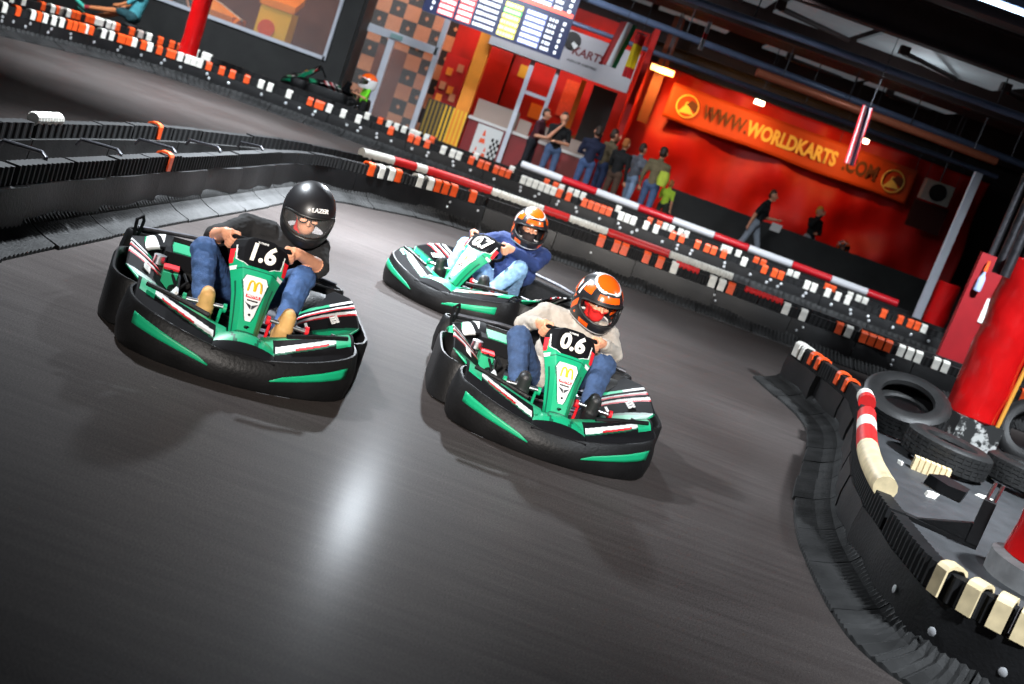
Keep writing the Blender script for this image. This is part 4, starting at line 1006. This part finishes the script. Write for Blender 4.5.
# hanging score board
M_led = lambda n, c, s=1.0: mat('led_' + n, c, .5, emit=c, estr=s)
sb = thing('score_board', 'hanging electronic lap-time board with coloured rows', 'score board', (-2.5, 24.4, 2.70))
MB().b2(-1.43, 1.47, 0, .12, 0, 1.75).build('housing', mat('board_blue', srgb(14, 30, 78), .4, emit=srgb(14, 34, 92), estr=.12), sb)
L_w, L_y, L_g, L_r = M_led('white', (.92, .95, 1)), M_led('yellow', (.95, .85, .12)), M_led('green', (.15, .9, .2)), M_led('red', (.95, .12, .08), 1.4)
MB().b2(-1.40, 1.44, -.012, 0, .82, .90).build('title_bar', L_r, sb)
cols = [(-1.28, -1.22, 'w'), (-1.12, -.82, 'r'), (-.74, -.46, 'rw'), (-.40, .04, 'w'), (.12, .46, 'y'), (.56, .96, 'b'), (1.02, 1.20, 'w'), (1.30, 1.38, 'w')]
bars = {}
for r_ in range(11):
    z = .10 + r_ * .115 if r_ < 6 else .93 + (r_ - 6) * .115
    for x0, x1, c in cols:
        if c in ('r', 'rw', 'y') and False: continue
        m = L_w if c in ('w',) else (L_y if c == 'y' else (L_r if c == 'r' else L_w))
        if c == 'y' and r_ == 4: m = L_g
        # each cell a row of small glyph bars
        bb = MB(); n = max(1, int((x1 - x0) / .055))
        if c in ('r', 'y', 'b', 'rw'): bb.b2(x0 - .01, x1 + .01, -.004, 0, z - .045, z + .045, 1)
        for q in range(n):
            xx = x0 + (x1 - x0) * (q + .08) / n; wq = (x1 - x0) / n * random.uniform(.5, .85)
            bb.b2(xx, xx + wq, -.010, -.003, z - .032, z + .032)
        back = {'r': L_r, 'y': L_y, 'b': mat('led_blue', (.25, .3, .6), .5, emit=(.25, .3, .6), estr=1), 'rw': L_r}.get(c, L_w)
        fg = {'r': L_w, 'y': L_g if r_ == 4 else L_w, 'b': L_w, 'rw': L_w}.get(c, L_w)
        if c == 'y': back, fg = m, M_led('pale', (.95, .95, .55))
        bb.build('score_cell', [fg, back], sb)
for x in (-1.2, 1.3): MB().tube([(x, .06, 1.75), (x + .1, .06, 2.5)], .012, 6).build('hanger', M_steel, sb)
# flags
def flag(label, x, y, z, w_, h_, stripes, yaw=0, seed=0, slope=.3):
    t = thing('flag', label, 'flag', (x, y, z), yaw, 'national flags hung from the roof')
    cs = list(dict.fromkeys([m for m, _ in stripes[0]])) if stripes[1] == 'v' else list(dict.fromkeys([m for m, _ in stripes[0]]))
    def PFl(u, v): return Vector((lerp(-w_ / 2, w_ / 2, u) - slope * (v - .5) * w_, .07 * math.sin(u * 7 + seed + v), -h_ * (1 - v)))
    def cf(u, v):
        q = u if stripes[1] == 'v' else v; acc = 0
        for m, f in stripes[0]:
            acc += f
            if q < acc: return cs.index(m)
        return cs.index(stripes[0][-1][0])
    patch('cloth', PFl, cf, cs, 26, 30, t, .006)
    MB().tube([(-w_ * .6, 0, .02), (w_ * .6, 0, .02)], .012, 6).build('rod', M_steel, t)
    MB().tube([(0, 0, .02), (0, 0, 5.15 - z)], .006, 6).build('cord', M_steel, t)
f_r, f_w, f_g, f_y, f_b = mat('flag_red', srgb(206, 26, 36), .8), mat('flag_white', srgb(210, 212, 216), .8), mat('flag_green', srgb(20, 110, 70), .8), mat('flag_yellow', srgb(248, 212, 20), .8), mat('flag_blue', srgb(40, 50, 110), .8)
f_dr = mat('flag_dullred', srgb(150, 40, 40), .8)
flag('red, white and green flag hanging by the sign board', -.03, 22, 3.62, .30, .82, ([(f_dr, .4), (f_w, .33), (f_g, .27)], 'v'), 0, .5, -.35)
flag('red and yellow flag hanging beside the tricolour', .30, 22, 3.50, .17, .78, ([(f_r, .22), (f_y, .55), (f_r, .23)], 'h'), 0, 1.5, 0)
flag('narrow striped red, white and blue flag below the copper pipe', 4.12, 20, 3.50, .17, .95, ([(f_r, .1), (f_w, .1)] * 2 + [(f_r, .12), (f_w, .1), (f_b, .2), (f_w, .1), (f_r, .08)], 'v'), 0, 2.5, .5)
flag('small white flag with a red band under the roof', 1.35, 22, 4.1, .07, .5, ([(f_w, .4), (f_r, .2), (f_w, .4)], 'h'), 0, 3, 0)
# red curtain, banner and black half wall
M_curt = mat('red_curtain', srgb(200, 18, 12), .55, var=.12, scale=2)
cu = thing('red_curtain', 'long glossy red curtain hung in folds across the stage', 'curtain', (0, 31.9, 0))
def PCu(u, v):
    x = lerp(.6, 10.2, u); z = lerp(.05, 3.75, v)
    y = .36 * noise.noise(Vector((x * .6, z * .8, 3))) + .07 * noise.noise(Vector((x * 1.6, z * 1.1, 9))) + .09 * math.sin(1.5 * x + 1.3 * z) + .05 * math.sin(3.1 * x - 1.7 * z) + .02 * math.sin(8 * x + z)
    return Vector((x, y, z))
patch('drape', PCu, lambda u, v: 0, [M_curt], 160, 40, cu, .02)
MB().tube([(.5, 0, 3.78), (10.3, 0, 3.78)], .03, 8).build('curtain_rail', M_steel, cu, True)
bn = thing('banner', 'orange web-address banner hung along the top of the curtain', 'banner', (0, 31.45, 0))
M_ban = mat('banner_orange', srgb(206, 74, 22), .6, var=.08, scale=2)
def PBn(u, v):
    x = lerp(1.62, 8.25, u); sag = .10 * (2 * u - 1) ** 2
    return Vector((x, .03 * math.sin(x * 2.6), lerp(2.52 + .02 * math.sin(x * 1.9), 3.42, v)))
patch('cloth', PBn, lambda u, v: 0, [M_ban], 80, 8, bn, .012)
for x in (1.7, 3.9, 6.1, 8.15): MB().tube([(x, 0, 3.4), (x, .1, 5.2)], .006, 6).build('rope', M_steel, bn)
M_bty = mat('banner_yellow', srgb(250, 216, 110), .5); M_btd = mat('banner_dark', srgb(100, 52, 24), .6)
text('banner_text', 'WWW.', .50, (3.18, -.06, 2.96), (1, 0, 0), (0, 0, 1), M_btd, bn, .010, .0, .006, sx=.72)
text('banner_text', 'WORLDKARTS', .50, (4.98, -.06, 2.96), (1, 0, 0), (0, 0, 1), M_bty, bn, .022, .0, .006, sx=.72)
text('banner_text', '.COM', .50, (6.83, -.06, 2.96), (1, 0, 0), (0, 0, 1), M_btd, bn, .022, .0, .006, sx=.72)
for x in (2.15, 7.72):
    ring = MB().tube([(x + .28 * math.cos(a), -.06, 2.96 + .28 * math.sin(a)) for a in [2 * math.pi * i / 28 for i in range(28)]], .02, 6, loop=True).build('logo_ring', M_bty, bn, True)
    MB().prism([(x - .2, -.07, 2.76), (x + .22, -.07, 2.8), (x + .02, -.07, 2.98), (x + .1, -.07, 3.1), (x - .06, -.07, 3.06), (x - .08, -.07, 2.95)], (0, .012, 0)).build('logo_road', M_bty, bn)
    MB().prism([(x - .05, -.072, 3.0), (x + .26, -.072, 2.86), (x + .26, -.072, 3.08), (x + .06, -.072, 3.14)], (0, .012, 0)).build('logo_shade', M_btd, bn)
tag(MB().b2(1.05, 1.32, 31.2, 31.28, 2.2, 5.2).build('brown_pennant', mat('pennant_brown', srgb(112, 52, 30), .7)), 'dark brown hanging panel left of the orange banner', 'panel')
hb = tag(MB().b2(2.3, 10.5, 28.55, 28.65, 0, .98).build('half_wall', M_wallblk), 'long black half wall in front of the red curtain', 'wall')
gl = tag(MB().b2(.9, 1.5, 30.6, 30.7, 3.48, 3.62).build('stage_lamp', mat('lamp_warm', (1, .75, .3), .4, emit=(1, .62, .2), estr=4)), 'glowing warm lamp strip at the curtain corner', 'lamp')
MB().b2(1.15, 1.2, 30.64, 30.68, 3.62, 5.2).build('drop_rod', M_steel, gl)
def spot(loc, tgt, e, c, ang=95):
    l = bpy.data.lights.new('stage_spot', 'SPOT'); l.energy = e; l.color = c; l.spot_size = R(ang); l.spot_blend = .9; l.shadow_soft_size = .08
    o = bpy.data.objects.new('stage_spot', l); COL.objects.link(o); o.location = loc; o.rotation_euler = (Vector(tgt) - Vector(loc)).to_track_quat('-Z', 'Y').to_euler()
spot((1.2, 30.4, 3.5), (1.6, 31.9, 2.4), 230, (1, .5, .12), 130)
def stage_light(label, x, z, e):
    t = thing('stage_light', label, 'lamp', (x, 29.6, z), 0, 'stage lights above the curtain')
    MB().b2(-.12, .12, -.06, .06, -.05, .05).build('lens', mat('lamp_lens', (1, .85, .6), .3, emit=(1, .8, .5), estr=12), t)
    MB().b2(-.14, .14, -.02, .10, -.02, .10).build('housing', M_strip, t)
    MB().tube([(0, .05, .08), (0, .05, 4.9 - z)], .012, 6).build('drop_rod', M_steel, t)
    spot((x, 29.75, z - .12), (x - .3, 31.9, 2.2), e, (1, .45, .10), 120)
stage_light('small bright stage light over the banner lettering', 3.60, 3.55, 170)
stage_light('small bright stage light over the banner logo', 6.25, 3.55, 110)
ac = thing('wall_fan', 'white square fan unit high beside the banner', 'fan', (8.75, 30.9, 3.05))
MB().b2(-.36, .36, 0, .3, -.26, .26).build('case', M_white, ac)
MB().lathe([(0, -.03), (.22, -.03), (.22, .01), (0, .01)], 22, 'Y').build('grille', M_blkt, ac, True)
db = tag(MB().b2(8.4, 9.3, 31.3, 31.36, 2.05, 2.75).build('dark_banner', mat('banner_dim', srgb(80, 30, 24), .6)), 'dark brown banner piece under the white fan', 'banner')
for x in (8.45, 9.25): MB().tube([(x, 31.33, 2.7), (x, 31.33, 5.2)], .006, 6).build('rope', M_steel, db)
MB().tube([(8.75, 31.1, 3.3), (8.75, 31.1, 5.2)], .02, 6).build('drop_pole', M_steel, ac, False, (-8.75, -30.9, -3.05))
# steel post with small red pad, maroon boards at the right
ps = thing('steel_post', 'slim grey steel post at the right end of the tube rail', 'post', (6.95, 22.6, 0))
MB().b2(-.07, .07, -.05, .05, 0, 3.3).build('post', M_alu, ps)
rp = padded('padded_bollard', 'small red padded bollard beside the slim grey post', 7.3, 22.7, .22, .35, 1.25, seed=7)
MB().lathe([(0, 0), (.24, 0), (.24, .35), (0, .35)], 20).build('bollard_foot', M_strip, rp, True)
mb_ = thing('maroon_board', 'dark red board leaning behind the padded pillar with a notice', 'board', (6.55, 17.9, 0))
MB().b2(-.55, .7, -.05, .05, .25, 1.95).build('panel', M_maroon, mb_)
MB().b2(-.55, .7, -.05, .05, 0, .25).build('kick_strip', mat('kick_white', srgb(120, 116, 116), .6), mb_)
MB().b2(-.02, .26, -.07, -.05, 1.20, 1.46).build('notice', M_kwhite, mb_)
MB().b2(-.22, -.14, -.07, -.05, .98, 1.35).build('paper_strip', M_kwhite, mb_)
MB().b2(-.12, .02, -.09, -.05, 1.62, 1.78).build('switch_box', mat('switch_grey', srgb(120, 130, 150), .5), mb_)
ex = thing('spray_bottle', 'clear bottle with an orange cap hung on the board', 'bottle', (6.12, 17.78, 1.4))
MB().lathe([(0, 0), (.05, 0), (.055, .03), (.05, .2), (.02, .26), (.02, .3), (0, .3)], 14).build('bottle', mat('bottle_pale', srgb(150, 165, 200), .2), ex, True)
MB().lathe([(0, .3), (.028, .3), (.02, .46), (0, .46)], 12).build('cap', M_orange, ex, True)
ex = thing('spray_bottle', 'yellow-capped bottle on top of the dark red board', 'bottle', (6.75, 17.9, 1.95))
MB().lathe([(0, 0), (.04, 0), (.045, .03), (.04, .12), (0, .13)], 14).build('bottle', M_kred, ex, True)
MB().lathe([(0, .13), (.04, .13), (.03, .28), (0, .28)], 12).build('cap', M_yel, ex, True)
for i, x in enumerate((6.7, 7.05, 7.55)):
    tag(MB().tube([(x, 19.5 + i * .3, 0), (x, 19.5 + i * .3, 5.2)], .055 + .02 * (i == 2), 10).build('steel_column', M_steel, None, True), ['thin dark steel column left of the cable columns', 'dark steel column between two thinner columns', 'thick dark steel column nearest the red pillar'][i], 'column')
# left red padded pillar
pl = padded('padded_pillar', 'red vinyl padded pillar before the black pit wall', -7.55, 22.6, .17, .3, 2.6, seed=11)
MB().b2(-.1, .1, -.1, .1, 0, 5.2).build('pillar_shaft', M_strip, pl)
# parked kart on a stand
st = thing('kart_stand', 'low black stand under the parked kart', 'stand', (-5.35, 24.9, 0))
MB().b2(-.75, .75, -.45, .45, .30, .36).build('deck', M_strip, st)
for x in (-.65, .65):
    for y in (-.38, .38): MB().b2(x - .04, x + .04, y - .04, y + .04, 0, .30).build('leg', M_strip, st)
k4['label'] = 'unused green and black kart parked on a stand by the pit wall'; k4.location = (-5.35, 24.9, .36); k4.rotation_euler.z = R(-75)
# signs and toys on the pit shelf
for i, (x, c, m) in enumerate(((-4.35, 'red', M_kred), (-3.95, 'blue', mat('toy_blue', srgb(70, 100, 200), .4)), (-3.75, 'white', M_kwhite))):
    pass

# ------------------------------------------------------------------ roof steelwork
M_beam = mat('roof_beam', srgb(52, 34, 32), .7, var=.2, scale=3)
M_panel = mat('roof_panel', srgb(150, 158, 160), .7, var=.12, scale=2, emit=(.8, .9, 1), estr=.07)  # faint glow added so the panels show under the dark roof deck
def pipe(name, label, a, b_, r, m, cat='pipe'):
    o = tag(MB().tube([a, Vector(a).lerp(Vector(b_), .5), b_], r, 12).build(name, m, None, True), label, cat)
    for q in (.1, .37, .63, .9):
        p = Vector(a).lerp(Vector(b_), q); MB().tube([p, (p.x, p.y, 5.2)], .012, 6).build('hanger_rod', M_steel, o)
M_pipe = mat('galvanised_pipe', srgb(112, 128, 160), .4, metal=.15, var=.1, scale=4)
M_copper = mat('copper_pipe', srgb(224, 130, 96), .35, metal=.2)
pipe('roof_pipe', 'bright galvanised pipe crossing above the curtain', (-4, 24.3, 4.02), (10, 26.6, 4.02), .07, M_pipe)
pipe('roof_pipe', 'thick galvanised pipe nearest under the roof panels', (-4, 20.9, 4.2), (12, 20.0, 4.2), .06, M_pipe)
pipe('roof_pipe', 'thin grey pipe just above the orange banner', (-3.5, 28.0, 3.7), (9.0, 27.9, 3.7), .055, M_pipe)
pipe('copper_pipe', 'copper pipe behind the narrow striped flag', (2.8, 25.3, 3.85), (8.2, 25.9, 3.85), .085, M_copper)
for i, (y, z, h_, lab) in enumerate(((15.2, 4.55, .5, 'deep brown roof beam nearest the track bend'), (19.0, 4.55, .55, 'deep brown roof beam before the first pale roof panels'), (25.3, 4.6, .6, 'deep brown roof beam between the pale roof panel rows'), (32.3, 4.3, .9, 'deep brown roof beam above the red curtain'))):
    t = thing('roof_beam', lab, 'beam', (0, y, z))
    MB().b2(-15, 13, -.02, .02, 0, h_).build('web', M_beam, t)
    for zz in (0, h_): MB().b2(-15, 13, -.16, .16, zz - .02, zz + .02).build('flange', M_beam, t)
for i, (x0, x1, y0, y1) in enumerate(((-3.5, -.4, 20.9, 24.4), (-.2, 2.4, 20.9, 24.4), (2.6, 4.1, 21.2, 24.6), (4.3, 7.1, 20.6, 24.4), (-1.5, .4, 28.4, 31.4), (.6, 2.4, 28.4, 31.4), (3.4, 5.9, 28.8, 31.6), (6.1, 8.3, 28.8, 31.4))):
    MB().b2(x0, x1, y0, y1, 4.95, 5.0).build('roof_panel', M_panel, ceil)
for i in range(16): MB().b2(-15, 13, 25.7 + i * .18, 25.79 + i * .18, 4.75, 4.85).build('roof_rib', M_beam, ceil)
for i, (x, y) in enumerate(((3.2, 22.8), (5.4, 22.8), (7.2, 22.8), (1.0, 22.8), (4.6, 30), (7, 30))):
    MB().tube([(x - .9, y - 1.8, 4.6), (x + .9, y + 1.4, 4.9)], .05, 8).box((x - .9, y - 1.8, 4.64), (.16, .16, .14)).build('roof_brace', M_beam, ceil)
nl = thing('tube_light', 'bluish fluorescent tube light hung under the near roof beam', 'lamp', (5.4, 13.2, 4.34))
MB().tube([(-2.1, 0, 0), (2.6, 0, 0)], .03, 10).build('tube', mat('tube_glow', (.7, .85, 1), .3, emit=(.55, .75, 1), estr=5), nl, True)
MB().b2(-2.2, 2.7, -.06, .06, .03, .10).build('batten', M_pipe, nl)
for x in (-2, 2.5): MB().tube([(x, 0, .1), (x, 0, .85)], .008, 6).build('wire', M_steel, nl)

# ------------------------------------------------------------------ standing people
def stand(label, x, y, face, hgt, mats, arms=('down', 'down'), stride=.0, lean=0, hat=None, z0=0, sit=None, hair=True):
    # mats: top, trousers, shoe, skin, hair ; local forward = -Y
    t = thing('person', label, 'person', (x, y, z0), face); k = hgt / 1.75; V = Vector; P_ = []
    TOP, LEG, SHOE, SKIN, HAIR = range(5)
    pel = V((0, 0, .95)); che = V((0, -lean * .5, 1.30)); nek = V((0, -lean * .85, 1.50)); hd = V((0, -lean - .015, 1.635))
    P_ += [(pel + V((-.07, 0, 0)), .115, pel + V((.07, 0, 0)), .115, LEG), (pel + V((0, 0, .06)), .125, che - V((0, 0, .05)), .13, TOP),
           (che + V((-.08, 0, 0)), .115, che + V((.08, 0, 0)), .115, TOP), (che + V((-.1, 0, .08)), .09, che + V((.1, 0, .08)), .09, TOP), (che + V((0, 0, .12)), .08, nek, .055, TOP), (nek, .052, hd, .05, SKIN),
           (hd + V((0, .015, .02)), .088, hd + V((0, .0, -.02)), .08, SKIN), (hd + V((0, -.03, -.06)), .05, hd + V((0, -.045, -.085)), .036, SKIN), (hd + V((0, -.088, .0)), .012, hd + V((0, -.102, -.025)), .016, SKIN),
           (hd + V((0, .03, .055)), .085, hd + V((0, .045, -.01)), .078, HAIR)]
    for s in (-1, 1): P_.append((hd + V((s * .086, .01, -.015)), .017, hd + V((s * .088, .012, .01)), .016, SKIN))
    for s, a in zip((-1, 1), arms):
        sh = che + V((s * .19, 0, .09))
        if a == 'down': el = sh + V((s * .06, .03, -.28)); wr = el + V((s * .01, -.08, -.25))
        elif a == 'chin': el = sh + V((s * .03, -.13, -.24)); wr = V((s * .05, -.19 - lean, 1.46))
        elif a == 'fwd': el = sh + V((s * .05, -.05, -.27)); wr = el + V((-s * .03, -.26, .04))
        elif a == 'fold': el = sh + V((s * .05, -.06, -.26)); wr = V((-s * .06, -.2, 1.12))
        elif a == 'face': el = sh + V((s * .10, -.15, -.12)); wr = V((s * .05, -.16, 1.58))
        elif a == 'back': el = sh + V((s * .04, .10, -.26)); wr = el + V((0, .05, -.25))
        P_ += [(che + V((s * .1, 0, .09)), .082, sh, .07, TOP), (sh, .066, sh.lerp(el, .75), .06, TOP), (sh.lerp(el, .7), .047, el, .044, mats[5] if len(mats) > 5 else SKIN), (el, .046, el.lerp(wr, .9), .034, mats[5] if len(mats) > 5 else SKIN), (el.lerp(wr, .85), .03, wr, .026, SKIN)]
        d = (wr - el).normalized(); pm = wr + d * .06; sd = V((1, 0, 0)) if abs(d.x) < .7 else V((0, 1, 0)); sd = (sd - d * sd.dot(d)).normalized(); up_ = d.cross(sd)
        P_.append((wr, .028, pm, .034, SKIN))
        for q in range(4): P_.append((pm + sd * (q - 1.5) * .021, .011, pm + sd * (q - 1.5) * .024 + d * (.075 if q in (1, 2) else .062) + up_ * .02, .009, SKIN))
        P_.append((wr + d * .03 + sd * .03 * -s, .013, pm + sd * .06 * -s + d * .02, .010, SKIN))
    for i, s in enumerate((-1, 1)):
        hp = pel + V((s * .095, 0, -.03)); f = s * stride
        kn = V((s * .11, -f * .5 - abs(f) * .15, .50)); an = V((s * .12, -f + (.12 if f < 0 else 0), .10 + (.06 if f < 0 else 0)))
        P_ += [(hp, .098, kn, .066, LEG), (kn, .068, an, .052, LEG), (an + V((0, .03, -.05)), .045, an + V((0, -.13, -.06)), .04, SHOE)]
    P_ = [(a * k, r0 * k, b_ * k, r1 * k, m) for a, r0, b_, r1, m in P_]
    body('body', P_, list(mats[:5]), t, .016, 2, (TOP, LEG), .007)
    if hat:
        h_, _ = helmet(t, Matrix.Translation(hd * k) @ Matrix.Scale(1.0, 4), hat)
    return t
def cl(n, c): return mat('cloth_' + n, srgb(*c), .9, var=.15, scale=10)
DK, BL, JB = cl('charcoal', (26, 27, 34)), cl('black', (14, 14, 16)), cl('denim', (74, 94, 128))
SH = M_shoeb; SK = M_skin; HR = M_hair
stand('man in a dark maroon shirt leaning to the counter, facing right', -1.08, 26.6, R(75), 1.72, [cl('maroon', (66, 20, 34)), DK, SH, SK, HR], ('fwd', 'fwd'), .05, .10)
stand('man in black T-shirt and blue jeans with a hand at his chin', -.58, 26.1, R(15), 1.78, [BL, JB, SH, SK, HR], ('chin', 'fold'), .06)
NA = cl('navy', (24, 30, 56))
stand('man in a dark navy jumper and blue jeans seen from behind', .20, 25.7, R(190), 1.74, [NA, cl('denim_b', (62, 84, 124)), SH, SK, HR, 0], ('fold', 'fold'))
stand('tall man in an olive jacket holding a camera to his face', .56, 26.5, R(120), 1.80, [cl('olive', (96, 84, 62)), cl('denim_c', (44, 60, 96)), SH, SK, HR, 0], ('down', 'face'))
stand('person in black jacket and brown trousers before the red wall', .84, 25.8, R(150), 1.70, [BL, cl('brown', (72, 52, 40)), SH, SK, cl('ginger', (170, 100, 50)), 0], ('down', 'fold'))
stand('person in grey hooded top and pale jeans with raised forearm', 1.24, 26.4, R(130), 1.72, [cl('grey', (104, 108, 118)), cl('pale_denim', (140, 164, 196)), SH, SK, HR, 0], ('fold', 'down'), .12)
stand('man in a khaki top with a lime bag and blue jeans', 1.64, 25.7, R(160), 1.80, [cl('khaki', (112, 100, 74)), cl('denim_d', (72, 92, 128)), SH, SK, HR, 0], ('fold', 'down'), .10)
stand('child in a lime safety vest at the end of the group', 2.06, 26.2, R(150), 1.20, [cl('lime', (176, 210, 60)), cl('dkgreen', (44, 50, 40)), SH, SK, cl('ginger2', (180, 110, 60))], ('down', 'fwd'))
bag = tag(MB().lathe([(0, -.16), (.10, -.15), (.13, 0), (.10, .15), (0, .17)], 14).build('lime_bag', cl('lime2', (190, 206, 70)), None, True, (1.80, 25.42, 1.18)), 'lime green bag slung on the man in khaki', 'bag')
stand('man in black T-shirt and grey jeans striding past the half wall', 4.12, 26.6, R(70), 1.74, [BL, cl('grey_denim', (134, 142, 152)), SH, SK, HR], ('back', 'fwd'), .30, .14)
pp = tag(MB().box((0, 0, 0), (.24, .02, .18), (.3, 0, .2)).build('paper_sheet', M_kwhite, None, False, (4.56, 26.55, 1.0)), 'white paper sheet held by the striding man', 'paper')
stand('person in black jacket with golden yellow hair behind the half wall', 5.85, 29.2, R(40), 1.74, [BL, cl('grey2', (150, 150, 156)), SH, SK, cl('gold', (240, 170, 40)), 0], ('face', 'fold'))  # hair cap is coloured plain gold
stand('small child with an orange helmet behind the half wall', 6.68, 29.2, R(30), 1.10, [cl('red_dk', (96, 26, 26)), BL, SH, SK, HR, 0], ('down', 'down'), hat=style_orange)
stand('helper in a bright green T-shirt and red helmet by the door', -4.42, 24.1, R(-60), 1.10, [cl('neon', (120, 226, 40)), BL, SH, SK, HR], ('fwd', 'fwd'), hat=lambda a, e: 1 if e > R(20) else 2)
stand('guest in a black polo shirt behind the lounge window', -8.55 - .95, 27.2, R(20), 1.55, [BL, BL, SH, SK, HR], ('fwd', 'chin'))
# seated person with bare legs behind the left end of the far barrier
t = thing('person', 'person in dark teal shorts with bare legs sitting behind the far barrier', 'person', (-9.55, 24.3, 0)); V = Vector; P_ = []
P_ += [(V((.15, 0, .62)), .13, V((.15, .16, .62)), .13, 0), (V((.17, .08, .70)), .14, V((.22, .08, 1.02)), .15, 1), (V((.22, -.05, 1.1)), .11, V((.22, .22, 1.1)), .11, 1), (V((.22, .08, 1.2)), .07, V((.2, .08, 1.34)), .055, 3), (V((.2, .08, 1.42)), .095, V((.19, .08, 1.36)), .085, 3)]
for y in (0, .17):
    P_ += [(V((.12, y, .62)), .10, V((-.12, y, .66)), .085, 0), (V((-.12, y, .66)), .07, V((-.34, y, .60 - y * .5)), .06, 3), (V((-.34, y, .60 - y * .5)), .06, V((-.72, y, .52 - y)), .042, 3), (V((-.72, y, .52 - y)), .045, V((-.80, y, .50 - y)), .045, 5), (V((-.82, y, .49 - y)), .045, V((-1.02, y, .58 - y)), .04, 4)]
for y in (-.06, .24): P_ += [(V((.22, y, 1.1)), .07, V((.05, y - .02, .88)), .05, 1), (V((.05, y - .02, .88)), .042, V((-.15, y, .76)), .035, 3), (V((-.15, y, .76)), .04, V((-.23, y, .74)), .03, 3)]
body('body', P_, [cl('dark_teal', (20, 60, 66)), cl('teal_top', (70, 150, 160)), SH, M_tan, cl('teal_shoe', (60, 170, 150)), cl('red_sock', (150, 40, 50))], t, .016, 2, (0, 1), .006)
bx_ = thing('pit_stool', 'low black stool behind the far barrier', 'stool', (-9.38, 24.38, 0))
MB().lathe([(0, .42), (.2, .42), (.22, .45), (.2, .49), (0, .49)], 20).build('seat', M_strip, bx_, True)
for a in range(4): MB().tube([(.13 * math.cos(a * 1.571 + .78), .13 * math.sin(a * 1.571 + .78), .43), (.2 * math.cos(a * 1.571 + .78), .2 * math.sin(a * 1.571 + .78), 0)], .015, 8).build('leg', M_steel, bx_, True)
